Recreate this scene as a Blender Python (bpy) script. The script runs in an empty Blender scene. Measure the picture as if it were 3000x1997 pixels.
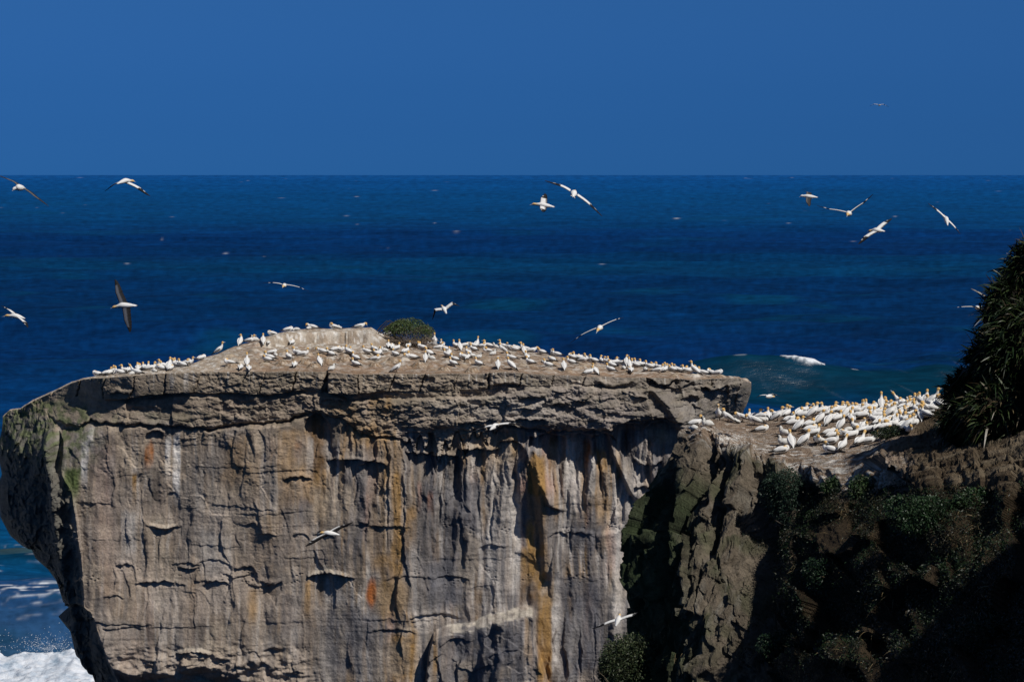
import bpy, math, random
import numpy as np
from mathutils import Vector, Matrix
from mathutils.bvhtree import BVHTree
from mathutils.interpolate import poly_3d_calc

# ------------------------------------------------------------------ camera, sky, sun, exposure
SC = bpy.context.scene
COL = SC.collection
F = 6050.0                      # focal length in photo pixels (photo 3000 x 1997)
HY = 511.0                      # horizon row
SEA = -45.0                     # sea level, the camera's eye is at z = 0
cam_d = bpy.data.cameras.new('camera'); cam = bpy.data.objects.new('camera', cam_d); COL.objects.link(cam)
cam_d.sensor_width = 36.0; cam_d.lens = F / 3000.0 * 36.0
cam.rotation_euler = (math.radians(90), 0, 0)
cam_d.shift_y = -(998.5 - HY) / 3000.0
cam_d.clip_start = 0.5; cam_d.clip_end = 400000.0
SC.camera = cam
SUN = Vector((0.47, -0.40, 0.74)).normalized()      # direction towards the sun
sun_d = bpy.data.lights.new('sun', 'SUN'); sun_d.energy = 4.0; sun_d.angle = math.radians(0.5); sun_d.color = (1.0, 0.955, 0.89)
sun = bpy.data.objects.new('sun', sun_d); COL.objects.link(sun)
sun.rotation_euler = (-SUN).to_track_quat('-Z', 'Y').to_euler()
world = bpy.data.worlds.new('World'); SC.world = world; world.use_nodes = True
wn, wl = world.node_tree.nodes, world.node_tree.links
wn.clear()
wo = wn.new('ShaderNodeOutputWorld'); bg = wn.new('ShaderNodeBackground'); bg.inputs['Strength'].default_value = 0.06
sky = wn.new('ShaderNodeTexSky'); sky.sky_type = 'NISHITA'; sky.sun_disc = False
sky.sun_elevation = math.asin(SUN.z); sky.sun_rotation = math.atan2(SUN.x, SUN.y)
sky.altitude = 60; sky.air_density = 1.0; sky.dust_density = 0.0; sky.ozone_density = 3.0
tc = wn.new('ShaderNodeTexCoord'); sp = wn.new('ShaderNodeSeparateXYZ'); wl.new(tc.outputs['Generated'], sp.inputs[0])
rp = wn.new('ShaderNodeValToRGB'); wl.new(sp.outputs['Z'], rp.inputs[0])
SKYRAMP = rp.color_ramp
el = SKYRAMP.elements
el[0].position = 0.0; el[0].color = (0.036, 0.212, 0.892, 1)
el[1].position = 0.022; el[1].color = (0.045, 0.217, 0.81, 1)
for p_, c_ in ((.041, (.056, .235, .773)), (.083, (.091, .298, .765)), (.2, (.24, .36, .60)), (.4, (.50, .50, .54))):
    e_ = el.new(p_); e_.color = (*c_, 1)
mx = wn.new('ShaderNodeMix'); mx.data_type = 'RGBA'; mx.blend_type = 'MULTIPLY'; mx.inputs[0].default_value = 1.0
wl.new(sky.outputs[0], mx.inputs[6]); wl.new(rp.outputs[0], mx.inputs[7]); wl.new(mx.outputs[2], bg.inputs['Color'])
wl.new(bg.outputs[0], wo.inputs['Surface'])
SC.view_settings.view_transform = 'Standard'; SC.view_settings.look = 'None'; SC.view_settings.exposure = 0.0; SC.view_settings.gamma = 1.0
SC.render.engine = 'CYCLES'
SC.cycles.max_bounces = 5; SC.cycles.diffuse_bounces = 2

# ------------------------------------------------------------------ helpers
def P(px, py, D):
    return Vector(((px - 1500.0) / F * D, D, -(py - HY) / F * D))
def tag(o, label=None, cat=None, group=None, kind=None):
    if label: o['label'] = label
    if cat: o['category'] = cat
    if group: o['group'] = group
    if kind: o['kind'] = kind
    return o
def ss(e0, e1, x):
    t = np.clip((x - e0) / (e1 - e0), 0, 1); return t * t * (3 - 2 * t)
TBL = np.random.RandomState(4242).rand(1024 * 1024)
TC, TS = np.cos(TBL * 6.2831853), np.sin(TBL * 6.2831853)
def _hash(ix, iy, seed):
    a = (ix.astype(np.int32) + int(seed) * 1237) & 1023; b = (iy.astype(np.int32) + int(seed) * 2909) & 1023
    return TBL[(a << 10) | b]
def gn(x, y, seed=0):
    """gradient noise, about -1..1"""
    x = np.asarray(x, float); y = np.asarray(y, float); x, y = np.broadcast_arrays(x, y)
    ix = np.floor(x); iy = np.floor(y); fx = x - ix; fy = y - iy
    jx = ix.astype(np.int32) + int(seed) * 1237; jy = iy.astype(np.int32) + int(seed) * 2909
    u = fx * fx * fx * (fx * (fx * 6 - 15) + 10); v = fy * fy * fy * (fy * (fy * 6 - 15) + 10)
    def g(dx, dy):
        k = (((jx + dx) & 1023) << 10) | ((jy + dy) & 1023)
        return TC[k] * (fx - dx) + TS[k] * (fy - dy)
    a = g(0, 0) * (1 - u) + g(1, 0) * u; b = g(0, 1) * (1 - u) + g(1, 1) * u
    return (a * (1 - v) + b * v) * 1.5
def fbm(x, y, o=4, seed=0, gain=.5):
    s = 0; a = 1.0; t = 0
    for i in range(o):
        s = s + a * gn(np.asarray(x) * 2 ** i + i * 17.3, np.asarray(y) * 2 ** i - i * 9.1, seed + i); t += a; a *= gain
    return s / t
def ridged(x, y, o=4, seed=0):
    s = 0; a = 1.0; t = 0
    for i in range(o):
        s = s + a * (1 - 2 * np.abs(gn(np.asarray(x) * 2 ** i + i * 7.7, np.asarray(y) * 2 ** i + i * 3.1, seed + i))); t += a; a *= .5
    return s / t
def cells(x, y, seed=0):
    """worley: distance to nearest point, cell id value"""
    x = np.asarray(x, float); y = np.asarray(y, float); x, y = np.broadcast_arrays(x, y)
    ix = np.floor(x); iy = np.floor(y); best = np.full(x.shape, 9.0); sec = np.full(x.shape, 9.0); val = np.zeros(x.shape)
    for dx in (-1, 0, 1):
        for dy in (-1, 0, 1):
            cx = ix + dx + _hash(ix + dx, iy + dy, seed); cy = iy + dy + _hash(ix + dx, iy + dy, seed + 5)
            d = np.hypot(x - cx, y - cy); m = d < best
            sec = np.where(m, best, np.minimum(sec, d)); val = np.where(m, _hash(ix + dx, iy + dy, seed + 9), val); best = np.where(m, d, best)
    return best, val, sec - best
def facets(x, y, seed=0, tilt=1.0):
    """tilted flat facets, like broken rock: about -.5..+.5"""
    x = np.asarray(x, float); y = np.asarray(y, float); ix = np.floor(x); iy = np.floor(y); best = np.full(x.shape, 9.0); out = np.zeros(x.shape)
    for dx in (-1, 0, 1):
        for dy in (-1, 0, 1):
            jx, jy = ix + dx, iy + dy; cx = jx + _hash(jx, jy, seed); cy = jy + _hash(jx, jy, seed + 5); d = np.abs(x - cx) * .8 + np.abs(y - cy)
            v_ = (_hash(jx, jy, seed + 9) - .5) * .8 + tilt * ((_hash(jx, jy, seed + 11) - .5) * (x - cx) + (_hash(jx, jy, seed + 13) - .5) * (y - cy)); m = d < best
            out = np.where(m, v_, out); best = np.where(m, d, best)
    return out
def tab(pts, x):
    xs, ys = zip(*pts); return np.interp(x, xs, ys)
def grid_faces(nr, nc):
    i = np.arange(nr * nc).reshape(nr, nc)
    return np.stack([i[:-1, :-1], i[1:, :-1], i[1:, 1:], i[:-1, 1:]], -1).reshape(-1, 4)
def np_mesh(name, V, Fq, mats, col=None, smooth=True, parent=None, matidx=None, corner=None):
    """mesh object from numpy verts (n,3) and faces (m,k)"""
    me = bpy.data.meshes.new(name); V = np.asarray(V, np.float32); Fq = np.asarray(Fq, np.int32); k = Fq.shape[1]
    me.vertices.add(len(V)); me.vertices.foreach_set('co', V.ravel())
    me.loops.add(Fq.size); me.loops.foreach_set('vertex_index', Fq.ravel())
    me.polygons.add(len(Fq)); me.polygons.foreach_set('loop_start', np.arange(0, Fq.size, k, dtype=np.int32))
    if smooth: me.polygons.foreach_set('use_smooth', np.ones(len(Fq), bool))
    if matidx is not None: me.polygons.foreach_set('material_index', np.asarray(matidx, np.int32))
    me.update(calc_edges=True)
    if col is not None:
        c = np.ones((len(V), 4), np.float32); c[:, :col.shape[1]] = col
        at = me.color_attributes.new('Col', 'FLOAT_COLOR', 'POINT'); at.data.foreach_set('color', c.ravel())
    for m in (mats if isinstance(mats, (list, tuple)) else [mats]): me.materials.append(m)
    me.validate()
    o = bpy.data.objects.new(name, me); COL.objects.link(o)
    if parent: o.parent = parent
    return o

def mat(name):
    m = bpy.data.materials.new(name); m.use_nodes = True; n = m.node_tree.nodes; l = m.node_tree.links
    return m, n, l, n['Principled BSDF']
def nd(n, t, **kw):
    x = n.new(t)
    for k, v in kw.items():
        if k in x.inputs.keys(): x.inputs[k].default_value = v
        else: setattr(x, k, v)
    return x
def mixc(n, l, fac, a, b, mode='MIX'):
    m = n.new('ShaderNodeMix'); m.data_type = 'RGBA'; m.blend_type = mode; m.clamp_factor = True
    for i, s in ((0, fac), (6, a), (7, b)):
        if hasattr(s, 'links'): l.new(s, m.inputs[i])
        else: m.inputs[i].default_value = s if i == 0 else (*s, 1.0)[:4]
    return m.outputs[2]
def ramp(n, l, src, stops):
    r = n.new('ShaderNodeValToRGB'); l.new(src, r.inputs[0]); e = r.color_ramp.elements
    while len(e) < len(stops): e.new(0.5)
    for q, (p, c) in zip(e, stops): q.position = p; q.color = (c, c, c, 1) if not isinstance(c, tuple) else (*c, 1)
    return r.outputs[0]
def rock_material(name, bump=0.5, mottle=0.35):
    m, n, l, b = mat(name)
    co = n.new('ShaderNodeTexCoord').outputs['Object']
    at = nd(n, 'ShaderNodeAttribute', attribute_name='Col')
    n1 = nd(n, 'ShaderNodeTexNoise', Scale=1.3, Detail=9.0, Roughness=.68); l.new(co, n1.inputs[0])
    n2 = nd(n, 'ShaderNodeTexNoise', Scale=9.0, Detail=6.0, Roughness=.7); l.new(co, n2.inputs[0])
    mp = nd(n, 'ShaderNodeMapping'); mp.inputs['Scale'].default_value = (2.2, 2.2, .22); l.new(co, mp.inputs[0])
    n3 = nd(n, 'ShaderNodeTexNoise', Scale=1.6, Detail=7.0, Roughness=.6); l.new(mp.outputs[0], n3.inputs[0])
    vo = nd(n, 'ShaderNodeTexVoronoi', Scale=4.5); vo.feature = 'DISTANCE_TO_EDGE'; l.new(co, vo.inputs[0])
    f1 = ramp(n, l, n1.outputs[0], [(.32, 1 - mottle), (.68, 1 + mottle * .55)])
    f3 = ramp(n, l, n3.outputs[0], [(.3, 1 - mottle * .7), (.7, 1 + mottle * .5)])
    f2 = ramp(n, l, n2.outputs[0], [(.34, .62), (.5, 1.0), (.75, 1.12)])
    c = mixc(n, l, 1.0, at.outputs['Color'], f1, 'MULTIPLY'); c = mixc(n, l, 1.0, c, f3, 'MULTIPLY'); c = mixc(n, l, .8, c, f2, 'MULTIPLY')
    l.new(c, b.inputs['Base Color']); b.inputs['Roughness'].default_value = .92; b.inputs['Specular IOR Level'].default_value = .15
    ad = nd(n, 'ShaderNodeMath', operation='ADD'); l.new(n2.outputs[0], ad.inputs[0])
    mu = nd(n, 'ShaderNodeMath', operation='MULTIPLY'); l.new(n1.outputs[0], mu.inputs[0]); mu.inputs[1].default_value = 2.2; l.new(mu.outputs[0], ad.inputs[1])
    bp = nd(n, 'ShaderNodeBump', Strength=bump, Distance=.18); l.new(ad.outputs[0], bp.inputs['Height']); l.new(bp.outputs[0], b.inputs['Normal'])
    return m
# ------------------------------------------------------------------ the flat-topped rock stack
M_rock = rock_material('weathered_sandstone', .38, .26)
RIM = [(8, 1222, 117.5), (30, 1201, 117.5), (62, 1196, 117), (96, 1176, 116), (155, 1148, 115), (209, 1122, 114), (245, 1111, 112.5), (300, 1106, 111.2), (378, 1099, 110.4),
       (510, 1090, 110), (622, 1089, 110), (840, 1087, 110), (966, 1088, 110), (1070, 1094, 110), (1400, 1094, 110), (1480, 1088, 110), (1600, 1095, 110),
       (1710, 1101, 110), (1895, 1105, 110.4), (2007, 1109, 111), (2125, 1106, 112.5), (2170, 1108, 114), (2200, 1122, 116)]
SKYL = [(8, 1219, 118), (30, 1199, 118), (62, 1194, 118), (96, 1171, 117.5), (155, 1144, 116.5), (209, 1118, 115.6), (245, 1107, 114.6), (300, 1098, 114.4), (378, 1088, 114.8), (510, 1073, 116), (571, 1064, 117), (600, 1046, 118),
        (638, 1036, 119), (686, 1015, 120), (725, 1005, 121), (776, 986, 122), (834, 972, 123), (897, 963, 124), (1004, 962, 124.5), (1088, 958, 124.5), (1106, 970, 124.5),
        (1135, 983, 125), (1200, 996, 126), (1267, 1002, 126), (1315, 1015, 126), (1480, 1019, 125), (1583, 1033, 123.5), (1634, 1043, 122.5), (1672, 1048, 122), (1755, 1062, 120),
        (1895, 1075, 118), (1997, 1089, 116), (2099, 1099, 115), (2165, 1104, 115.4), (2200, 1120, 116.4)]
SIL_L = [(1211, 10), (1240, -2), (1300, -10), (1389, 5), (1420, -6), (1514, 1), (1568, 30), (1597, 64), (1600, 70), (1588, 76), (1594, 86), (1634, 104), (1665, 140), (1700, 166), (1759, 184), (1774, 205), (1790, 186), (1804, 171),
         (1820, 184), (1843, 205), (1914, 221), (1944, 262), (1952, 279), (1968, 276), (1997, 282), (2060, 300), (2400, 330), (3000, 250)]
COR_L = [(1195, 55), (1215, 75), (1245, 105), (1262, 205), (1290, 212), (1330, 200), (1380, 180), (1440, 172), (1480, 205), (1500, 213), (1560, 224), (1650, 238), (1730, 243), (1800, 247), (1812, 268), (1850, 285), (1890, 300), (1940, 320), (2000, 345), (3000, 420)]
SIL_R = [(1110, 2200), (1130, 2204), (1150, 2182), (1160, 2172), (1190, 2168), (1215, 2150), (1240, 2142), (1300, 2110), (1400, 2080), (1600, 2050), (3000, 2060)]
YL, YC, YR = 117.5, 110.2, 116.0
def px2X(px, D): return (np.asarray(px, float) - 1500.0) * D / F
def py2Z(py, D): return -(np.asarray(py, float) - HY) * D / F
def tabZ(t, D, Z, off=0):
    py = np.array([a for a, b in t], float); px = np.array([b for a, b in t], float)
    z = py2Z(py, D)[::-1]; x = px2X(px, D)[::-1]
    return np.interp(Z, z, x)

NS, NF = 150, 900
NC = NS + NF
u_side = np.linspace(0, 1, NS, endpoint=False)
u_front = np.linspace(0, 1, NF)
# plan depth of the front as a function of X at a level: flat with a rounded right end
def plan(Z):
    """Z (rows, cols) -> X, Y of the undisplaced face"""
    XL = tabZ(SIL_L, YL, Z[:, :1]); XC = tabZ(COR_L, YC, Z[:, :1]); XR = tabZ(SIL_R, YR, Z[:, -1:])
    XC = np.maximum(XC, XL + .6)
    s = u_side[None]; xs = XL + (XC - XL) * s
    ys = YL + (YC - YL) * (1 - (1 - s) ** 1.0) ** 0.85 + 0 * xs
    t = u_front[None]; xf = XC + (XR - XC) * t
    pxn = 1500 + xf * 55
    yf = YC + 0.0 * xf + (YR - YC) * ss(1960, 2200, pxn) ** 1.4
    yf = yf + 1.0 * ss(.0, .9, (XC + .9 - xf)) * 0
    return np.hstack([xs, xf]), np.hstack([ys, yf])
# rim
rpx = np.array([a for a, b, c in RIM], float); rpy = np.array([b for a, b, c in RIM], float); rD = np.array([c for a, b, c in RIM], float)
rX = px2X(rpx, rD); rZ = py2Z(rpy, rD)
XCr = float(tabZ(COR_L, YC, np.array([-11.9]))); XLr, XRr = rX[0], rX[-1]
XCr = max(XCr, XLr + 1.2)
Xrim = np.concatenate([XLr + (XCr - XLr) * u_side, XCr + (XRr - XCr) * u_front])
Zrim = np.interp(Xrim, rX, rZ); Yrim = np.interp(Xrim, rX, rD)
Zrim = Zrim + .07 * fbm(Xrim / 2.2, Xrim * 0, 4, 3)
v = np.concatenate([np.linspace(0, 1, 560)])
ZB = -28.0
Zf = Zrim[None] * (1 - v[:, None]) + ZB * v[:, None]
Xf, Yf = plan(Zf)
k = ss(0.0, 0.16, v)[:, None]
Xf = Xrim[None] * (1 - k) + Xf * k; Yf = Yrim[None] * (1 - k) + Yf * k
A = 1500 + Xf * 55.0; B = HY - Zf * 55.0         # face coordinates: photo pixels at 110 m

L1 = [(-100, 1215), (100, 1185), (250, 1176), (342, 1176), (418, 1160), (560, 1151), (640, 1153), (800, 1157), (880, 1146), (960, 1150), (1000, 1150), (1100, 1150), (1250, 1143), (1400, 1140), (1455, 1134), (1520, 1132), (1600, 1126), (1700, 1124), (1800, 1140), (2300, 1140)]
L2 = [(-100, 1262), (100, 1248), (215, 1260), (250, 1243), (400, 1252), (500, 1250), (600, 1260), (750, 1243), (840, 1236), (880, 1219), (930, 1206), (965, 1222), (1000, 1224), (1060, 1262), (1200, 1275), (1340, 1262), (1440, 1238), (1540, 1254), (1600, 1262),
      (1700, 1264), (1790, 1258), (1840, 1232), (1950, 1224), (1990, 1238), (2100, 1245), (2300, 1245)]
RIMB = [(a_, HY + (b_ - HY) * c_ / 110.0 * 110 / c_) for a_, b_, c_ in RIM]
LIPS = [(960, 1678, 66, 12), (478, 1548, 40, -8), (560, 1905, 60, 14)]
def slab_top(a): return np.interp(a, [1240, 1256, 1270, 1300, 1390, 1420, 1440, 1490, 1540, 1563, 1572], [2040, 1900, 1850, 1836, 1822, 1806, 1795, 1788, 1774, 1778, 1830]) + 6 * fbm(a / 26, 0 * a, 3, 141)
def scoop(a, b, cx, ty, hw, h, depth, arch=12, lip=0.25, sharp=4):
    x = (a - cx) / hw; top = ty + arch * x * x
    m = np.clip(1 - x ** 4, 0, 1) ** .5
    t = (b - top) / h
    r = -depth * m * ss(0, sharp / h, t) * np.clip(1 - t, 0, 1) ** 1.1
    return r + lip * m * ss(-14 / h, -2 / h, t) * (1 - ss(-2 / h, sharp / h, t))
def rib(a, b, pts, w, hgt, side=.35):
    """ridge along a polyline given by (b, a) points; sharp on one side"""
    bb = np.array([p[0] for p in pts], float); aa = np.array([p[1] for p in pts], float)
    c = np.interp(b, bb, aa); m = ss(bb[0] - 12, bb[0] + 12, b) * (1 - ss(bb[-1] - 30, bb[-1] + 10, b))
    d = (a - c) / w
    return hgt * m * np.where(d > 0, np.exp(-d * d * 1.0), np.exp(-(d / side) ** 2))
SCO = [  # cx, top, half width, height, depth, arch
    (922, 1212, 40, 120, 1.0, 26), (1100, 1168, 30, 40, .4, 5), (1020, 1345, 66, 110, .55, 4), (1100, 1352, 40, 150, .55, 10), (870, 1395, 40, 60, .3, 8),
    (1230, 1330, 42, 170, .7, -6), (1300, 1330, 40, 180, .8, 10), (1400, 1318, 60, 200, .7, -5), (1490, 1290, 45, 60, .35, 20),
    (1600, 1270, 60, 170, .95, 14), (1690, 1272, 60, 170, 1.0, 10), (1770, 1268, 40, 200, .8, 20), (1850, 1242, 45, 160, .8, -8), (1935, 1232, 50, 130, .9, 26),
    (1900, 1365, 46, 110, .7, -18), (1880, 1430, 30, 140, .5, 0), (960, 1680, 68, 130, .75, 10), (945, 1557, 36, 60, .5, 14), (878, 1562, 28, 70, .35, 18),
    (455, 1262, 26, 70, .4, 14), (478, 1552, 55, 70, .45, -10), (360, 1655, 26, 150, .7, 3), (452, 1706, 58, 110, 1.0, 3), (545, 1668, 32, 130, .8, -8), (630, 1702, 40, 110, .9, 12), (712, 1660, 36, 150, .8, 6), (788, 1712, 34, 110, .8, -10), (1010, 1690, 30, 100, .6, 3), (600, 1700, 40, 60, .35, 6), (700, 1690, 50, 70, .45, -12), (760, 1720, 40, 70, .4, -18),
    (330, 1745, 30, 60, .3, 8), (545, 1650, 40, 40, .3, 6), (520, 1712, 20, 50, .35, 6), (620, 1640, 60, 60, .25, 20), (1140, 1540, 60, 60, .3, 6), (1062, 1530, 14, 80, .5, 4), (1320, 1690, 55, 40, .5, 12),
    (1200, 1685, 80, 50, .25, 14), (1640, 1560, 30, 90, .45, 14), (1700, 1560, 50, 40, .3, 10), (1440, 1600, 40, 30, .2, 6), (1270, 1800, 70, 26, .7, 10), (1150, 1845, 70, 26, .35, 8),
    (700, 1950, 40, 60, .6, 16), (640, 1930, 26, 40, .4, 10), (860, 1965, 30, 40, .5, 10), (550, 1915, 50, 70, .35, 26), (800, 1900, 30, 30, .3, 10), (780, 1560, 30, 26, .25, 6), (740, 1530, 18, 18, .3, 8),
    (320, 1838, 22, 26, .3, 3), (375, 1838, 40, 30, .3, 3), (1560, 1160, 40, 30, .4, 2), (1490, 1120, 50, 22, .8, 10), (350, 1150, 30, 40, .35, 6), (1990, 1140, 50, 60, .5, -18), (1800, 1130, 60, 70, .5, -20),
    (1945, 1128, 50, 130, 1.1, -30), (2030, 1165, 26, 90, .5, 10), (2100, 1150, 46, 110, 1.0, -14), (1640, 1180, 24, 30, .4, 6), (1700, 1170, 16, 20, .4, 5), (1540, 1225, 60, 36, .6, 5), (1380, 1235, 40, 24, .5, 6)]
def relief(a, b):
    wa = a + 14 * fbm(a / 70, b / 70, 3, 11) + 3 * fbm(a / 14, b / 14, 3, 12)
    wb = b + 6 * fbm(a / 90, b / 90, 3, 21) + 3 * fbm(a / 16, b / 16, 3, 22)
    l1 = tab(L1, wa); l2 = tab(L2, wa) + 9 * fbm(wa / 30, 0 * wa, 3, 31)
    # hanging fringe under the second bed
    fr = ss(1160, 1220, a) * (1 - ss(1440, 1480, a)); fang = np.clip(gn(wa / 26, 0 * wa, 44) * 1.6 + .35, 0, 1)
    l2 = l2 + fr * fang * 85 + (1 - fr) * ss(970, 1050, a) * (1 - ss(1180, 1230, a)) * 12
    R = np.zeros_like(a)
    up = 1 - ss(-3, 3, wb - l1)
    R -= .42 * np.exp(-((wb - l2) / 4.5) ** 2) * ss(190, 240, a) * (1 - ss(880, 980, a))
    mid = ss(-3, 3, wb - l1) * (1 - ss(-5, 4, wb - l2))
    gapw = 9 + 12 * ss(980, 1020, a) * (1 - ss(1480, 1540, a)) + 5 * gn(a / 60, 0 * a, 5)
    gapm = ss(300, 380, a) * (1 - ss(1600, 1720, a)) * (.55 + .45 * ss(980, 1010, a))
    gap = ss(-2, 2, wb - l1) * (1 - ss(gapw - 3, gapw + 5, wb - l1)) * gapm
    # blocks along the two upper beds
    bx = wa / 95 + .25 * (wb - l1) / 100; ib = np.floor(bx); jit = _hash(ib, ib * 0 + 3, 7); fb = bx - ib
    blk = (_hash(ib, ib * 0 + 1, 9) - .5) * .38; crack = np.exp(-(np.minimum(fb, 1 - fb) * 95 / 2.2) ** 2) * .4 * (jit > .35)
    bx2 = wa / 140 + .4; ib2 = np.floor(bx2); blk2 = (_hash(ib2, ib2 * 0 + 2, 19) - .5) * .30
    right = ss(1120, 1320, a) * (1 - .4 * ss(1900, 2050, a)); cen = ss(820, 960, a)
    R += up * (.22 + .8 * blk - crack) + mid * (.04 + .30 * cen + .30 * right + .8 * blk2 + .1 * gn(a / 40, b / 20, 15)) - gap * .42
    R -= (.12 * cen + .30 * right) * ss(0, 30, b - 1240) * (1 - ss(1600, 2100, b))            # the face hangs back under the cap
    # fixed joint with its shadow, left of a jutting block
    R += .42 * up * ss(961, 963, a) * (1 - ss(1050, 1062, a)) - .5 * up * np.exp(-((a - 957) / 4.5) ** 2)
    body = ss(-2, 10, wb - l2)
    # large buttresses and vertical flutes
    big = fbm(a / 260, b / 900, 2, 51)
    R += body * .75 * big
    smooth = np.maximum(ss(1250, 1400, a + .15 * (b - 1500)) * ss(1380, 1480, b), .85 * ss(1440, 1560, b + 60 * fbm(a / 90, b / 90, 2, 70)) * (1 - .8 * ss(1880, 1930, b) * (1 - ss(850, 950, a))))
    fl = ridged(wa / 62, wb / 620, 2, 61); fl2 = ridged(wa / 24, wb / 300, 3, 63)
    flm = np.exp(-((b - 1350) / 150.) ** 2) * ss(900, 1000, a) + .35 * ss(1000, 1500, a) + .25
    R += body * (.30 * fl * flm + .10 * fl2 * flm * (1 - .6 * smooth))
    # blocky rough rock on the upper middle and left
    rough = (1 - smooth) * (.45 + .55 * ss(-.25, .35, fbm(a / 150, b / 110, 2, 71)))
    c1, cv, ce = cells(wa / 46, wb / 34, 81)
    c2, cv2, ce2 = cells(wa / 19, wb / 15, 83)
    R += (1 - body) * (.16 * facets(wa / 55, wb / 26, 96, 1.4) + .07 * facets(wa / 20, wb / 12, 97, 1.5) + .05 * fbm(a / 10, b / 8, 3, 98)) * ss(4, 16, wb - tab(RIMB, a)) * ss(500, 700, a)
    R += rough * (1 - .8 * body) * ((cv - .5) * .05 + (cv2 - .5) * .03 - .05 * (1 - ss(0, .12, ce)) - .03 * (1 - ss(0, .14, ce2)))
    R += body * (.03 + .05 * rough) * facets(wa / 85, wb / 150, 95, 1.6) + body * .16 * fbm(wa / 70, wb / 210, 4, 96) + body * .035 * fbm(wa / 22, wb / 60, 3, 99) + rough * .045 * facets(wa / 26, wb / 22, 97, 1.5) * ss(-.1, .3, fbm(a / 80, b / 60, 2, 98)) + (.04 + .07 * rough) * fbm(a / 60, b / 90, 5, 91) + (.006 + .05 * rough * ss(.0, .35, fbm(a / 70 + 5, b / 50, 3, 94))) * ridged(a / 15, b / 12, 3, 93)
    # shallow conchoidal scars, arcs with a lip
    sc, sv, se = cells(wa / 120 + .3, wb / 95, 101)
    R += body * .05 * (sc - .4)
    # bedding lines
    bl = gn(b / 9 + .8 * fbm(a / 200, b / 60, 2, 111), a / 240, 113)
    R += .005 * bl * (1 + smooth)
    # pitted band
    pit, pv, pe = cells(a / 9, b / 8, 121)
    pm = np.exp(-((b - (1690 + 14 * gn(a / 120, 0 * a, 7))) / 26.) ** 2) + .8 * np.exp(-((b - 1545) / 24.) ** 2) * ss(600, 900, a) + .5 * np.exp(-((b - 1930) / 40.) ** 2) * (1 - ss(900, 1000, a))
    R -= .11 * pm * (1 - ss(.1, .42, pit)) * (pv > .62) * ss(.05, .3, fbm(a / 70 + 2, b / 60, 3, 122))
    # steps that face left: each rises at its left edge and dies away to the right
    for w_, amp, sd in ((120, .34, 171), (52, .22, 173)):
        sx = wa / w_ + 1.1 * fbm(a / 240, b / 330, 2, sd) + (b - 1300) / 2600; si = np.floor(sx); sf_ = sx - si
        am = np.clip(.15 + 1.3 * gn(si * .71 + 3, b / 150 + si * 2.3, sd + 1), 0, 1) * (_hash(si, si * 0 + 1, sd) > .25)
        R += body * amp * am * ss(0, .07, sf_) * (1 - sf_) * (.5 + .5 * ss(1000, 1250, a))
    for s in SCO: R += (.5 if s[1] < 1450 else .17) * scoop(wa + .25 * (wb - s[1]) * (1 if (s[0] * 7) % 3 > 1 else -.6), wb + 5 * fbm(a / 18, b / 30, 2, 177), *s)
    for cx_, ty_, hw_, ar_ in LIPS:      # jutting lips whose upper side catches the light
        q = (wa - cx_) / hw_; yy = ty_ + ar_ * q * q + 3 * gn(a / 9, 0 * a, 146); R += .16 * np.clip(1 - q ** 4, 0, 1) ** .5 * ss(-9, 0, wb - yy) * (1 - ss(1, 6, wb - yy))
    # diagonal ribs at the right
    R += rib(a, b, [(1255, 1782), (1330, 1800), (1400, 1830), (1478, 1868)], 26, .55, .3)
    R += rib(a, b, [(1135, 1905), (1180, 1950), (1240, 1990), (1290, 2010)], 34, .6, .4)
    R += rib(a, b, [(1290, 1915), (1340, 1903), (1400, 1915), (1450, 1922)], 18, .5, .35)
    R += rib(a, b, [(1420, 1590), (1480, 1612), (1500, 1650)], 22, .45, .35)
    R += rib(a, b, [(1310, 1545), (1480, 1590), (1700, 1600)], 40, .45, .3)
    # long undercut ledges on the left
    for x0, x1, y, dp, sl in ((270, 440, 1822, .42, 12), (440, 620, 1840, .2, -8), (215, 330, 1470, .3, 10), (330, 430, 1400, .16, -14), (560, 700, 1598, .22, 6), (620, 800, 1476, .25, 14), (700, 900, 1505, .22, -6),
                              (1000, 1140, 1535, .25, 8), (1060, 1290, 1815, .22, 2), (1330, 1520, 1640, .14, -4), (1600, 1800, 1475, .16, 6), (1640, 1790, 1700, .12, -2), (560, 840, 1370, .18, -10), (440, 700, 1300, .16, 8), (700, 930, 1380, .3, -4),
                              (650, 900, 1820, .12, 4), (1640, 1800, 1930, .08, 0), (1300, 1560, 1520, .1, 5), (250, 420, 1580, .14, 6), (830, 960, 1630, .2, 10)):
        m = ss(x0 - 20, x0 + 25, a) * (1 - ss(x1 - 25, x1 + 20, a)); yy = y + sl * (a - x0) / (x1 - x0) + 5 * gn(a / 25, 0 * a + y, 131)
        R += .12 * m * dp * (ss(-45, -2, wb - yy) * (1 - ss(-1, 3, wb - yy)) - .6 * ss(0, 3, wb - yy) * (1 - ss(5, 45, wb - yy)))
    # fallen slab standing at the foot, its sloping top seen from above
    tl = slab_top(a)
    re = np.interp(b, [1770, 1860, 1940, 2000, 2300], [1566, 1560, 1585, 1604, 1640]) + 3 * gn(b / 20, 0 * b, 143)
    inside = ss(1238, 1262, a + 10 * gn(b / 24, 0 * b, 142)) * (1 - ss(-3, 5, a - re)) * ss(1, 17 + 7 * gn(a / 30, 0 * a, 144), b - tl)
    R += (1.0 + .5 * ss(1300, 1560, a)) * inside + .10 * inside * facets(a / 60, b / 50, 147, 1.5) + .12 * inside * gn(a / 60, b / 300, 145)
    # lower left foot bulges out in rounded lumps
    R += .5 * (1 - ss(800, 1000, a)) * ss(1850, 1960, b) * fbm(a / 60, b / 40, 3, 151)
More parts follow.
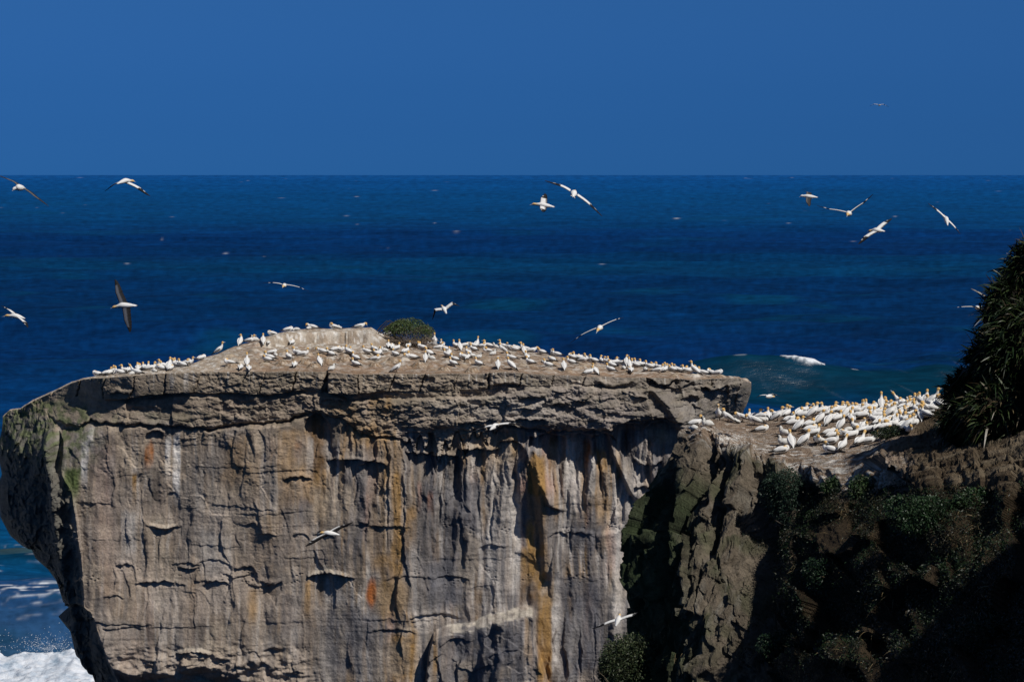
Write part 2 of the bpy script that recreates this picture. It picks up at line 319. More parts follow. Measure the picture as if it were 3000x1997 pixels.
    R -= 1.3 * ss(0, 60, b - (1960 + 30 * gn(a / 90, 0 * a, 8))) * (1 - ss(560, 760, a))
    return R
Rf = relief(A, B)
sidew = np.concatenate([.75 * ss(0, .5, u_side), np.ones(NF)])[None] * np.concatenate([np.ones(NS), 1 - .8 * ss(.97, 1, u_front)])[None]
# side flank: hollow recesses and buttress folds
sidef = np.concatenate([np.ones(NS), 0 * u_front])[None]
fold = .30 * facets(A / 42 + B / 260, B / 60, 166, 1.5) + .14 * facets(A / 15, B / 20, 167, 1.5) + .45 * fbm(A / 70 + B / 300, B / 170, 4, 161) + .12 * fbm(A / 16, B / 22, 3, 165) + .3 * ridged(A / 90 + B / 200, B / 300, 2, 163)
fold += -1.6 * np.exp(-((A - 165) / 34.) ** 2) * ss(1250, 1270, B) * (1 - ss(1340, 1440, B)) + .9 * np.exp(-((A - (125 + (B - 1300) * .10)) / 22.) ** 2) * ss(1240, 1300, B)
Rf = Rf * sidew * (1 - .55 * sidef) + sidef * fold * np.concatenate([ss(0, .2, u_side) * (1 - .5 * ss(.85, 1, u_side)), 0 * u_front])[None]
# soften the relief along the corner so that it does not tear
Yd = Yf - Rf
Vf = np.stack([Xf, Yd, Zf], -1)
# --- colour of the face (stains, lichen, guano, plus some painted light and shade)
def cv3(c): return np.array(c, float)
STREAKS = [  # x, y0, y1, half width, colour, strength
    (430, 1290, 1380, 13, 'rust', .8), (389, 1385, 1475, 8, 'ochre', .8), (446, 1370, 1520, 20, 'dark', .5), (514, 1270, 1470, 10, 'white', .7), (490, 1290, 1410, 9, 'white', .5), (375, 1500, 1660, 20, 'pale', .6),
    (240, 1280, 1420, 12, 'white', .8), (258, 1258, 1330, 10, 'white', .5), (205, 1370, 1480, 26, 'green', .95), (873, 1290, 1345, 10, 'rust', .75), (927, 1220, 1420, 26, 'brown', .75), (930, 1380, 1540, 34, 'ochre', .5), (905, 1290, 1400, 10, 'pale', .7),
    (1058, 1380, 1520, 20, 'slate', .8), (1040, 1510, 1610, 16, 'dark', .8), (897, 1460, 1545, 22, 'slate', .8), (1165, 1300, 1700, 16, 'ochre', .75), (1205, 1480, 1610, 20, 'ochre', .7), (1088, 1700, 1775, 13, 'orange', 1.),
    (1140, 1700, 1800, 46, 'ochre', .5), (1180, 1850, 2010, 46, 'ochre', .65), (1125, 1620, 1680, 30, 'ochre', .5), (1572, 1330, 1740, 30, 'ochre', .95), (1545, 1600, 1740, 26, 'ochre', .7), (1532, 1400, 1490, 16, 'pink', .8), (1512, 1440, 1740, 13, 'pale', .75), (1550, 1715, 1790, 26, 'brown', .8),
    (1596, 1730, 2010, 24, 'ochre', .75), (1626, 1770, 2000, 9, 'pale', .8), (1718, 1290, 1385, 10, 'rust', .9), (1762, 1310, 1500, 22, 'ochre', .75), (1735, 1330, 1470, 11, 'pale', .8), (1670, 1290, 1410, 13, 'pale', .8), (1690, 1380, 1520, 14, 'pale', .5), (1767, 1470, 1620, 22, 'ochre', .55),
    (1806, 1540, 1800, 12, 'pale', .7), (1818, 1400, 1560, 16, 'pale', .5), (1790, 1550, 1700, 16, 'pink', .5), (1720, 1530, 1610, 60, 'slate', .7), (1360, 1400, 1640, 56, 'slate', .7), (1300, 1640, 1800, 60, 'slate', .85), (1700, 1690, 2010, 62, 'slate', .7), (1420, 1560, 1700, 40, 'slate', .5),
    (1420, 1820, 2010, 120, 'slate', .75), (1000, 1780, 1990, 60, 'slate', .5), (1260, 1330, 1500, 26, 'slate', .7), (1330, 1300, 1420, 20, 'dark', .5), (1230, 1410, 1500, 8, 'pink', .7), (1262, 1440, 1500, 10, 'orange', .5), (1180, 1330, 1560, 8, 'pale', .4), (1440, 1470, 1700, 16, 'pale', .5), (1405, 1500, 1760, 9, 'pale', .5),
    (1505, 1280, 1340, 10, 'ochre', .8), (1625, 1290, 1380, 16, 'brown', .7), (1610, 1390, 1470, 14, 'pink', .5), (640, 1480, 1800, 40, 'pale', .25), (610, 1550, 1700, 26, 'pale', .35), (560, 1700, 1800, 14, 'ochre', .3), (740, 1720, 1840, 14, 'ochre', .45), (900, 1700, 1830, 10, 'ochre', .6), (960, 1690, 1800, 9, 'pale', .5),
    (1060, 1800, 1900, 40, 'slate', .6), (840, 1740, 1860, 18, 'slate', .5), (480, 1700, 1800, 50, 'pale', .35), (1870, 1330, 1560, 40, 'pale', .4), (1950, 1290, 1500, 30, 'slate', .5), (1840, 1260, 1400, 26, 'dark', .45), (2020, 1190, 1260, 30, 'pale', .5), (2040, 1150, 1260, 9, 'white', .5),
    (505, 1096, 1140, 8, 'white', .6), (548, 1096, 1150, 7, 'white', .5), (1120, 1160, 1230, 40, 'ochre', .6), (1000, 1170, 1290, 50, 'ochre', .35), (1080, 1230, 1330, 60, 'ochre', .5), (700, 1270, 1480, 60, 'ochre', .3), (860, 1250, 1500, 50, 'ochre', .35), (780, 1500, 1760, 40, 'ochre', .22)]
PAL = dict(rust=(.30, .115, .04), ochre=(.38, .225, .085), orange=(.42, .14, .045), white=(.78, .75, .72), pale=(.58, .53, .48), slate=(.15, .145, .155), dark=(.065, .058, .055), green=(.10, .13, .05), pink=(.43, .27, .21), brown=(.20, .12, .06))
for k_ in PAL: PAL[k_] = cv3(PAL[k_])
def over(c, m, col): m = np.clip(m, 0, 1)[..., None]; return c * (1 - m) + cv3(col) * m
def face_colour(a, b):
    wa = a + 9 * fbm(a / 60, b / 140, 3, 201); wb = b + 26 * fbm(a / 30, b / 90, 3, 203)
    base = cv3((.335, .268, .207)); grey = cv3((.315, .275, .248))
    g = ss(1200, 1500, a + .2 * (b - 1500))[..., None] * .8
    c = base * (1 - g) + grey * g
    c = c * (1 + .16 * fbm(a / 120, b / 110, 4, 205))[..., None]
    c = over(c, .45 * ss(.0, .5, fbm(a / 90, b / 60, 4, 207)) * (1 - ss(1250, 1330, b)) * (.4 + ss(700, 200, a)), (.20, .21, .12))
    c = over(c, .55 * ss(330, 90, a) * ss(-.15, .3, fbm(a / 50, b / 40, 4, 209)) * (1 - ss(1500, 1560, b)), (.15, .17, .095))
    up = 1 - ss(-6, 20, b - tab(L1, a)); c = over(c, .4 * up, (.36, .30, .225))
    c = over(c, .35 * ss(1150, 1180, b) * (1 - ss(1190, 1260, b)) * ss(1150, 1350, a) * (1 - ss(1550, 1700, a)), (.62, .57, .50))
    # generic vertical drip staining under the cap
    dr = fbm(wa / 17, b / 420, 3, 211); ms = ss(1220, 1300, b) * (.5 + .5 * ss(850, 1100, a))
    c = over(c, .85 * ms * ss(.05, .35, dr), PAL['pale']); c = over(c, .9 * ms * ss(.05, .35, -dr), PAL['slate'] * .75)
    dr2 = fbm(wa / 34, b / 500, 3, 213); c = over(c, .75 * ms * ss(.1, .45, dr2) * ss(700, 950, a), PAL['ochre'])
    for w_, q_, nm in ((46, .8, 'slate'), (70, .6, 'pale'), (30, .75, 'dark'), (58, .6, 'pink'), (24, .75, 'slate'), (20, .7, 'pale'), (40, .55, 'ochre')):
        bn = fbm(wa / w_ + w_, b / 520 + w_, 2, 240 + w_); br = ss(-.3, .2, fbm(a / 90, b / 190, 2, 250 + w_)) * (.45 + .55 * ss(700, 1000, a)); c = over(c, q_ * ms * br * ss(.1, .42, bn), PAL[nm])
    for x, y0, y1, w, k_, s in STREAKS:
        q = np.abs(wa - x) / w
        m = (1 - ss(.55, 1.25, q)) * ss(y0 - 8, y0 + 18, wb) * (1 - ss(y1 - 50, y1 + 20, wb)); c = over(c, 1.5 * m * s * (.8 + .3 * gn(a / 12, b / 60, 217)), PAL[k_])
    # grey and cream weathering patches with ragged outlines
    pa_ = fbm(a / 130 + 3, b / 200, 5, 231); c = over(c, .55 * ss(.08, .3, pa_) * ss(1180, 1260, b), (.235, .215, .20)); c = over(c, .55 * ss(.12, .35, -pa_) * ss(1180, 1260, b), (.46, .38, .29))
    pb_ = fbm(a / 45 + 9, b / 60, 4, 233); c = over(c, .35 * ss(.15, .4, pb_), (.24, .20, .165))
    tip = ss(1830, 1960, a + .35 * (b - 1100)) * (1 - ss(1230, 1280, b)); c = over(c, .72 * tip, (.175, .155, .132)); c = over(c, .7 * tip * ss(.1, .35, fbm(a / 26, b / 60, 3, 235)), (.36, .32, .27))  # right tip painted darker for its shadow pockets
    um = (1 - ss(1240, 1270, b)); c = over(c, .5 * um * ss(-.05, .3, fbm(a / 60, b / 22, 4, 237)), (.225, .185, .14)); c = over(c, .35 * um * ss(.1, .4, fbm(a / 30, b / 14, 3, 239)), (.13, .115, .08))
    # white guano runs from the rim
    gr = fbm(a / 7, b / 160, 3, 221); c = over(c, .8 * ss(.18, .5, gr) * (1 - ss(1100, 1150, b)), (.66, .63, .58))
    for x_c, w_, y0_, y1_, nm, q_ in ((1040, 34, 1480, 1640, 'slate', .7), (1075, 60, 1780, 2000, 'slate', .6), (1290, 80, 1420, 1800, 'slate', .6), (1225, 40, 1330, 1560, 'dark', .5), (1345, 30, 1270, 1400, 'dark', .5), (1450, 30, 1380, 1780, 'pale', .6), (1512, 16, 1400, 1760, 'pale', .7), (1680, 30, 1290, 1520, 'pale', .6), (1640, 26, 1480, 1700, 'dark', .4), (1740, 26, 1700, 2000, 'slate', .6), (1815, 20, 1520, 2000, 'pale', .6), (640, 34, 1400, 1640, 'pale', .35), (860, 40, 1420, 1660, 'slate', .35), (1130, 46, 1290, 1680, 'ochre', .45), (300, 30, 1290, 1700, 'pink', .35)):
        q = np.abs(wa + 10 * gn(a / 40, b / 90, 271) - x_c) / w_; c = over(c, q_ * np.exp(-q * q) * ss(y0_ - 20, y0_ + 30, wb) * (1 - ss(y1_ - 80, y1_ + 30, wb)) * (.7 + .5 * fbm(a / 9, b / 130, 3, 273)), PAL[nm])
    for cx_, ty_, hw_, ar_ in LIPS:
        q = (wa - cx_) / hw_; yy = ty_ + ar_ * q * q; c = over(c, .55 * np.clip(1 - q ** 4, 0, 1) * np.exp(-((wb - yy + 6) / 6.) ** 2), (.60, .54, .44))  # pale band painted on the lips as light from above
    c = over(c, .5 * ss(1400, 1480, b) * (1 - ss(820, 1000, a)) * ss(-.15, .3, fbm(a / 160 + 1, b / 120, 3, 261)), (.44, .36, .295))
    c = over(c, .9 * ss(1.2, .5, np.hypot((wa - 1088) / 17, (b - 1740) / 40)), (.50, .15, .035)); c = over(c, .6 * ss(1.2, .5, np.hypot((wa - 1150) / 60, (b - 1750) / 75)), (.37, .25, .13))
    return c
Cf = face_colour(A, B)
Cf = over(Cf, .75 * np.concatenate([ss(1.0, .75, u_side), 0 * u_front])[None] * ss(1240, 1300, B), (.075, .075, .072)); Cf = over(Cf, .8 * np.concatenate([ss(1.0, .9, u_side), 0 * u_front])[None] * ss(1225, 1260, B), (.14, .135, .115))  # shade of the left flank put into its colour
Cf = over(Cf, .8 * (1 - ss(200, 330, A)) * ss(1195, 1215, B) * (1 - ss(1290, 1420, B)) * ss(-.2, .2, fbm(A / 26, B / 18, 3, 168)), (.12, .145, .065))
# slab top painted paler, as lit from above
tl = slab_top(A)
Cf = over(Cf, .95 * ss(1275, 1330, A) * ss(-.3, .2, fbm(A / 30, B / 8, 3, 148)) * (1 - ss(1556, 1568, A)) * ss(-3, 2, B - tl) * (1 - ss(14, 24, B - tl + 5 * gn(A / 9, B / 9, 5))), (.50, .45, .38))
# lower foot down to the sea floor
nb = 12; vb = np.linspace(0, 1, nb + 1)[1:]
low = []
for q in vb:
    r = Vf[-1].copy(); r[:, 2] = ZB + (SEA - 2 - ZB) * q; r[:, 1] -= 3.5 * q * q; r[:, 0] += 0; low.append(r)
Vlow = np.stack(low); Clow = np.repeat(Cf[-1:], nb, 0) * .8
# --- the top
ntop = 150
spx = np.array([a for a, b, c in SKYL], float); spy = np.array([b for a, b, c in SKYL], float); sD = np.array([c for a, b, c in SKYL], float)
sX = px2X(spx, sD); sZ = py2Z(spy, sD)
scale_b = np.interp(Xrim, [XLr, XRr], [sX[0], sX[-1]])
Zs = np.interp(scale_b, sX, sZ); Ys = np.interp(scale_b, sX, sD)
t = np.linspace(0, 1, ntop)[:, None]
Xt = Xrim * (1 - t) + scale_b * t
Rrim = Rf[0]
Yt = (Yrim - Rrim) * (1 - t) + np.maximum(Ys, Yrim + .15) * t
apx = 1500 + Xt * F / Yt                       # bearing of each point, in photo pixels
step = ss(730, 800, apx) * (1 - ss(1110, 1150, apx))
g = t ** 1.05
gs = .50 * t / .8 * (t < .8) + (t >= .8) * (.50 + .5 * ss(.8, .835, t + .012 * gn(Xt / .8, 0 * Xt, 9)))
g = g * (1 - step) + gs * step
Zt = Zrim * (1 - g) + Zs * g
Zt = Zt + (.12 * fbm(Xt / 1.6, Yt / 1.6, 4, 301) + .06 * fbm(Xt / .35, Yt / .35, 3, 303)) * ss(0, .05, t) * (1 - .7 * ss(.93, 1, t))
Zt = Zt - .16 * step * np.exp(-((t - .79) / .02) ** 2)
# nest-scale humps
nx, nv, ne = cells(Xt / 1.1, Yt / 1.5, 311)
Zt = Zt + .13 * (1 - ss(.12, .42, nx)) * (nv > .35) * ss(.06, .14, t) * (1 - ss(.6, .75, t)) * ss(600, 700, apx)
Ct = np.ones(Xt.shape + (3,)) * cv3((.27, .185, .125))
Ct = Ct * (1 + .35 * fbm(Xt / 3, Yt / 2, 4, 321))[..., None]
Ct = over(Ct, .75 * ss(-.1, .35, fbm(Xt / 1.5, Yt / 1.1, 4, 323)) * (.25 + .75 * ss(.12, .4, t)), (.36, .30, .235))
Ct = over(Ct, .8 * ss(.05, .35, fbm(Xt / .8, Yt / .9, 4, 325)) * (.4 + .6 * ss(.1, .3, t)), (.62, .58, .52)); Ct = over(Ct, .6 * ss(.1, .4, fbm(Xt / .9 + 7, Yt / .7, 4, 326)), (.17, .11, .07))
Ct = over(Ct, .5 * step * ss(.45, .85, t) + .55 * (1 - ss(620, 800, apx)), (.46, .40, .32))
Ct = over(Ct, .95 * ss(.08, .3, fbm(Xt / .34 + 2 * Zt, Yt / .5 + Zt / .3, 4, 327)) * (.35 + .65 * step * ss(.4, .8, t) + .5 * (1 - ss(560, 760, apx))), (.70, .67, .62))
Ct = over(Ct, .7 * (1 - ss(.12, .4, nx)) * (nv > .35) * ss(.06, .14, t) * (1 - ss(.6, .75, t)) * ss(600, 700, apx) * ss(-.3, .3, fbm(Xt / .3, Yt / .3, 2, 329)), (.50, .41, .29))
Ct = over(Ct, .8 * (1 - ss(.0, .12, t)) * ss(600, 700, apx) * ss(-.2, .2, gn(Xt / 1.3, Yt / .4, 331)), (.235, .155, .10))
Vt = np.stack([Xt, Yt, Zt], -1)[1:][::-1]; Ct = Ct[1:][::-1]
# --- the back
nbk = 14; w = np.linspace(0, 1, nbk + 1)[1:][::-1]; bk = []
for q in w:
    zz = Zs + (SEA - 2 - Zs) * q; xl = tabZ(SIL_L, YL, zz) ; 
    x = scale_b * (1 - .5 * q) + .5 * q * (-6); fall = np.sin(np.pi * np.clip((Xrim - XLr) / (XRr - XLr), 0, 1)) ** .6
    y = np.maximum(Ys, Yrim + .15) + fall * 5 * ss(0, .12, q) + .6 * q + 0 * x
    bk.append(np.stack([x, y, zz - .25 * ss(0, .05, q)], -1))
Vb = np.stack(bk); Cb = np.ones(Vb.shape) * .25
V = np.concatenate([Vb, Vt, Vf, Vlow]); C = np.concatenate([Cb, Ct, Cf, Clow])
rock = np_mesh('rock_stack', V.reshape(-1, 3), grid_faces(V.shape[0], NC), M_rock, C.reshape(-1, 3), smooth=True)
tag(rock, 'flat-topped sandstone sea stack with stained overhanging cliff face', 'sea stack', kind='structure')
V_top = np.concatenate([Vb[-3:], Vt, Vf[:12]])
# ------------------------------------------------------------------ the sea
cols_px = np.concatenate([np.linspace(-9000, -420, 40), np.linspace(-400, 3400, 950), np.linspace(3420, 12000, 40)])
rows_py = np.concatenate([np.linspace(2700, 2060, 60), np.linspace(2057, 1262, 300, endpoint=False), np.linspace(1262, 1060, 200, endpoint=False), np.linspace(1060, 560, 250), 511 + 49 * np.geomspace(.97, .045, 46)])
def sea_D(py): return F * -SEA / (py - HY)
PX, PY = np.meshgrid(cols_px, rows_py); SD = sea_D(PY); SX = (PX - 1500) / F * SD; SY = SD.copy()
dr = np.abs(np.gradient(sea_D(rows_py)))[:, None]
Z = np.zeros_like(SX); rs = np.random.RandomState(5)
DX = np.zeros_like(SX)
for i in range(34):
    lam = 3.2 * 1.115 ** i * (1 + .1 * rs.rand()); ang = math.radians(-96 + rs.randn() * (24 if lam < 30 else 9)); amp = .0085 * lam ** .95 * (1.0 if lam > 60 else 1.9 if lam > 14 else 1.2)
    kx, ky = math.cos(ang) * 2 * math.pi / lam, math.sin(ang) * 2 * math.pi / lam
    ph = rs.rand() * 6.28 + 1.2 * fbm(SX / (lam * 9), SY / (lam * 9), 2, 400 + i)
    w_ = np.exp(-(dr * 2.2 / lam) ** 2)
    Z += amp * w_ * np.sin(kx * SX + ky * SY + ph) * (1 + .6 * gn(SX / (lam * 5), SY / (lam * 5), 500 + i))
def swell(py0, px0, px1, H, ext_front, ext_back, bend=0, seed=0):
    """one swell: steep front towards the shore; py0 = row of its foot line"""
    global Z
    d0 = sea_D(py0 + bend * ((PX - 1500) / 1500) ** 1 + 4 * gn(PX / 260, PX * 0, seed)); d = SY - d0
    m = ss(px0 - 160, px0 + 160, PX) * (1 - ss(px1 - 160, px1 + 160, PX))
    p = np.where(d < 0, np.exp(-(d / ext_front) ** 2 * 1.6), np.exp(-(d / ext_back) ** 2)); Z += H * m * p * (.85 + .25 * gn(PX / 300, PX * 0, seed + 3)); return m * p, d
teal = np.zeros_like(Z); foam = np.zeros_like(Z)
# the big green wave right of the stack
m, d = swell(1143, 1950, 2880, 5.0, 11, 30, -4, 3)
wm = ss(1850, 2150, PX) * (1 - ss(2780, 3000, PX)); teal += wm * ss(3, -1, d + 2 * gn(PX / 90, 0 * PX, 4)) * ss(-32, -9, d + 8 * gn(PX / 200, 0 * PX, 5))
m2, d2 = swell(1118, 2700, 3600, 1.6, 10, 20, 0, 8); teal += .7 * m2 * ss(6, -4, d2)
fp = (d - .8 * gn(PX / 22, 0 * PX, 6)) ; fx = np.clip(1 - ((PX - 2350) / 66) ** 2, 0, 1) ** .5 * np.interp(PX, [2280, 2310, 2350, 2385, 2412, 2420], [.3, .5, .8, 1.0, .6, .25]) * (1 + .12 * fbm(PX / 14, PX * 0, 3, 16))
crest = ss(4, 0, fp) * ss(-(4.6 * fx) - .2, -(3.4 * fx), fp) * (fx > 0)
foam += 1.2 * crest * ss(-.7, -.15, fbm(PX / 16, SY / 2.2, 3, 12)); Z += 1.0 * fx * crest * (1 + .5 * fbm(PX / 26, SY / 4, 4, 13))
foam += .9 * ss(1.5, 0, np.abs(d)) * (.8 * ss(2140, 2160, PX) * ss(2195, 2180, PX) + ss(2490, 2500, PX) * ss(2520, 2512, PX))
# stretched foam lines on its face
foam += .22 * ss(.2, .6, fbm((PX + 2 * PY) / 260, (PY - .16 * PX) / 5, 3, 14)) * ss(2100, 2300, PX) * (1 - ss(1240, 1300, PY)) * ss(1090, 1130, PY)
# left: surf behind the overhang
m, d = swell(1628, -600, 420, 1.3, 4, 9, 0, 21); brown = m * ss(1.5, -1, d) * ss(-9, -3, d)
foam += 1.0 * ss(.05, .45, fbm(PX / 26, PY / 9, 3, 23)) * np.exp(-((PY - 1597) / 12.) ** 2) * ss(700, 300, PX)
foam += .9 * ss(.12, .5, fbm(PX / 40, PY / 6, 3, 24)) * np.exp(-((PY - 1688) / 18.) ** 2) * ss(700, 300, PX)
m, d = swell(1726, -600, 500, .8, 3, 6, 0, 25); teal += .9 * m * ss(700, 400, PX)
foam += 1.0 * ss(-.05, .3, fbm(PX / 90, PY / 5, 4, 26)) * np.exp(-((PY - 1832) / 17.) ** 2) * ss(900, 500, PX)
m, d = swell(1868, -600, 600, .6, 3, 5, 0, 27)
foam += .5 * ss(.2, .5, fbm(PX / 120, PY / 6, 3, 28)) * ss(1500, 1600, PY) * ss(1000, 600, PX)
foam += 1.2 * ss(1935, 1955, PY + 8 * gn(PX / 20, 0 * PX, 29)) * ss(1000, 600, PX)
# flecks of white water far out
for i in range(75):
    py = 520 + (rs.rand() ** 1.2) * 260; px = rs.rand() * 3000; r = np.searchsorted(-rows_py, -py); c = np.searchsorted(cols_px, px)
    w_ = .6 + rs.rand() ** 2 * 2.0; s = (.3 + .45 * rs.rand())
    r0, r1, c0, c1 = max(r - 2, 0), r + 3, max(c - 9, 0), c + 10
    yy = (PY[r0:r1, c0:c1] - py) / (.45 + .35 * rs.rand()); xx = (PX[r0:r1, c0:c1] - px) / (3 + 3.6 * w_)
    foam[r0:r1, c0:c1] += s * np.exp(-yy * yy - xx * xx)
foam = np.clip(foam, 0, 1)
# water colour by distance (sand bars, deep water), broken by drifting patches
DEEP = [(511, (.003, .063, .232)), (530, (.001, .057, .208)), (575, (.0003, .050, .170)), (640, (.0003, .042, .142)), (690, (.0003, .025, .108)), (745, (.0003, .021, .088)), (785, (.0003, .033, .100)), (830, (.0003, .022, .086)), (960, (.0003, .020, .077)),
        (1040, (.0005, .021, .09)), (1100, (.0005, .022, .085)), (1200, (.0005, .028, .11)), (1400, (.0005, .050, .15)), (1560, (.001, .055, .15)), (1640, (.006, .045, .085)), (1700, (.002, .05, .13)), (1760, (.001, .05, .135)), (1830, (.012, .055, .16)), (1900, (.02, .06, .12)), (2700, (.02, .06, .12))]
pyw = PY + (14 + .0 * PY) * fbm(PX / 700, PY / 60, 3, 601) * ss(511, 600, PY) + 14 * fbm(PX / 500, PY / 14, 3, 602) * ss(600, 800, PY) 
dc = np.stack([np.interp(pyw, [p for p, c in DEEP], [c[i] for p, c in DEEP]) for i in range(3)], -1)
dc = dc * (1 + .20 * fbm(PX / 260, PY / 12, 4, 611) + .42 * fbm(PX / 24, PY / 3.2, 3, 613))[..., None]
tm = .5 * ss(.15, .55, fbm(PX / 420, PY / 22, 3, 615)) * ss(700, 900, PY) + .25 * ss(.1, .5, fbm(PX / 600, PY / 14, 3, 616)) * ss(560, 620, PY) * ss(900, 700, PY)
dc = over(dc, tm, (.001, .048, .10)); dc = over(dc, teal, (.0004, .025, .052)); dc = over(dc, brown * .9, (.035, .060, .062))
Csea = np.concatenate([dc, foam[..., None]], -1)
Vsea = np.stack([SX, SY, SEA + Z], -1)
m, n, l, b = mat('sea_water')
at = nd(n, 'ShaderNodeAttribute', attribute_name='Col'); co = n.new('ShaderNodeTexCoord').outputs['Object']
mp = nd(n, 'ShaderNodeMapping'); mp.inputs['Scale'].default_value = (.35, 1.0, 1); l.new(co, mp.inputs[0])
n1 = nd(n, 'ShaderNodeTexNoise', Scale=.5, Detail=7.0, Roughness=.62); l.new(mp.outputs[0], n1.inputs[0])
n2 = nd(n, 'ShaderNodeTexNoise', Scale=.045, Detail=8.0, Roughness=.62); l.new(mp.outputs[0], n2.inputs[0])
var = ramp(n, l, n1.outputs[0], [(.25, .62), (.75, 1.42)]); var2 = ramp(n, l, n2.outputs[0], [(.3, .74), (.7, 1.28)])
c = mixc(n, l, 1, at.outputs['Color'], var, 'MULTIPLY'); c = mixc(n, l, 1, c, var2, 'MULTIPLY')
nf = nd(n, 'ShaderNodeTexNoise', Scale=1.1, Detail=6.0, Roughness=.7); l.new(co, nf.inputs[0])
fsub = nd(n, 'ShaderNodeMath', operation='MULTIPLY_ADD'); l.new(nf.outputs[0], fsub.inputs[0]); fsub.inputs[1].default_value = .55; fsub.inputs[2].default_value = -.28
fadd = nd(n, 'ShaderNodeMath', operation='ADD', use_clamp=True); l.new(at.outputs['Alpha'], fadd.inputs[0]); l.new(fsub.outputs[0], fadd.inputs[1])
fm = nd(n, 'ShaderNodeMath', operation='MULTIPLY', use_clamp=True); l.new(fadd.outputs[0], fm.inputs[0]); l.new(at.outputs['Alpha'], fm.inputs[1])
c = mixc(n, l, fm.outputs[0], c, (.70, .73, .76)); l.new(c, b.inputs['Base Color'])
b.inputs['Roughness'].default_value = .22; b.inputs['IOR'].default_value = 1.33; b.inputs['Specular IOR Level'].default_value = .12
bp = nd(n, 'ShaderNodeBump', Strength=.55, Distance=.6); l.new(n1.outputs[0], bp.inputs['Height'])
df = n.new('ShaderNodeBsdfDiffuse'); gl = nd(n, 'ShaderNodeBsdfGlossy', Roughness=.28); ms_ = n.new('ShaderNodeMixShader'); ms_.inputs[0].default_value = .045
l.new(c, df.inputs['Color']); l.new(bp.outputs[0], df.inputs['Normal']); l.new(bp.outputs[0], gl.inputs['Normal']); l.new(df.outputs[0], ms_.inputs[1]); l.new(gl.outputs[0], ms_.inputs[2])
l.new(ms_.outputs[0], [x for x in n if x.type == 'OUTPUT_MATERIAL'][0].inputs['Surface'])
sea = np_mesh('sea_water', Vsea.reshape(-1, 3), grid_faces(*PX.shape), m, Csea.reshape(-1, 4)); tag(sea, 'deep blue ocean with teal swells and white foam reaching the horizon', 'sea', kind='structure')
del Vsea, Csea
# churned surf at the foot of the stack: heaped foam
gx = np.linspace(-78, -30, 260); gy = np.linspace(168, 190.5, 150); GX, GY = np.meshgrid(gx, gy)
e = ss(190.5, 188, GY + 1.2 * gn(GX / 3, 0 * GX, 701)) * ss(168, 171, GY) * ss(-30, -33, GX) * ss(-78, -74, GX)
c1, cv, ce = cells(GX / 1.1, GY / 1.1, 705)
GZ = SEA - .5 + e * (1.3 + .9 * fbm(GX / 6, GY / 4, 3, 703) + .5 * ss(185, 188, GY) + .35 * (1 - c1) + .4 * np.abs(fbm(GX / .9, GY / .9, 4, 707)))
m, n, l, b = mat('white_foam'); co = n.new('ShaderNodeTexCoord').outputs['Object']
n1 = nd(n, 'ShaderNodeTexNoise', Scale=.7, Detail=8.0, Roughness=.68); l.new(co, n1.inputs[0])
l.new(ramp(n, l, n1.outputs[0], [(.32, (.25, .33, .42)), (.46, (.48, .54, .62)), (.64, (.72, .74, .78))]), b.inputs['Base Color']); b.inputs['Roughness'].default_value = .8
bp = nd(n, 'ShaderNodeBump', Strength=.7, Distance=.4); l.new(n1.outputs[0], bp.inputs['Height']); l.new(bp.outputs[0], b.inputs['Normal'])
surf = np_mesh('surf_foam', np.stack([GX, GY, GZ], -1).reshape(-1, 3), grid_faces(*GX.shape), m); tag(surf, 'churning white surf at the foot of the overhanging rock', 'surf', kind='stuff')
# spray thrown up above the surf
rs = np.random.RandomState(77); T = np.array([[1, 1, 1], [1, -1, -1], [-1, 1, -1], [-1, -1, 1]], float) * .022; TF = np.array([[0, 1, 2], [0, 3, 1], [0, 2, 3], [1, 3, 2]])
vs, fs = [], []
for i in range(520):
    x = -42.0 + rs.randn() * 1.5 if rs.rand() < .6 else -52 + rs.rand() * 14; y = 187 + rs.rand() * 3; z = SEA + 1.6 + abs(rs.randn()) * .75
    vs.append(T * (.5 + 1.2 * rs.rand()) + (x, y, z)); fs.append(TF + 4 * i)
spray = np_mesh('sea_spray', np.concatenate(vs), np.concatenate(fs), m); tag(spray, 'droplets of spray thrown up over the white surf', 'spray', kind='stuff')
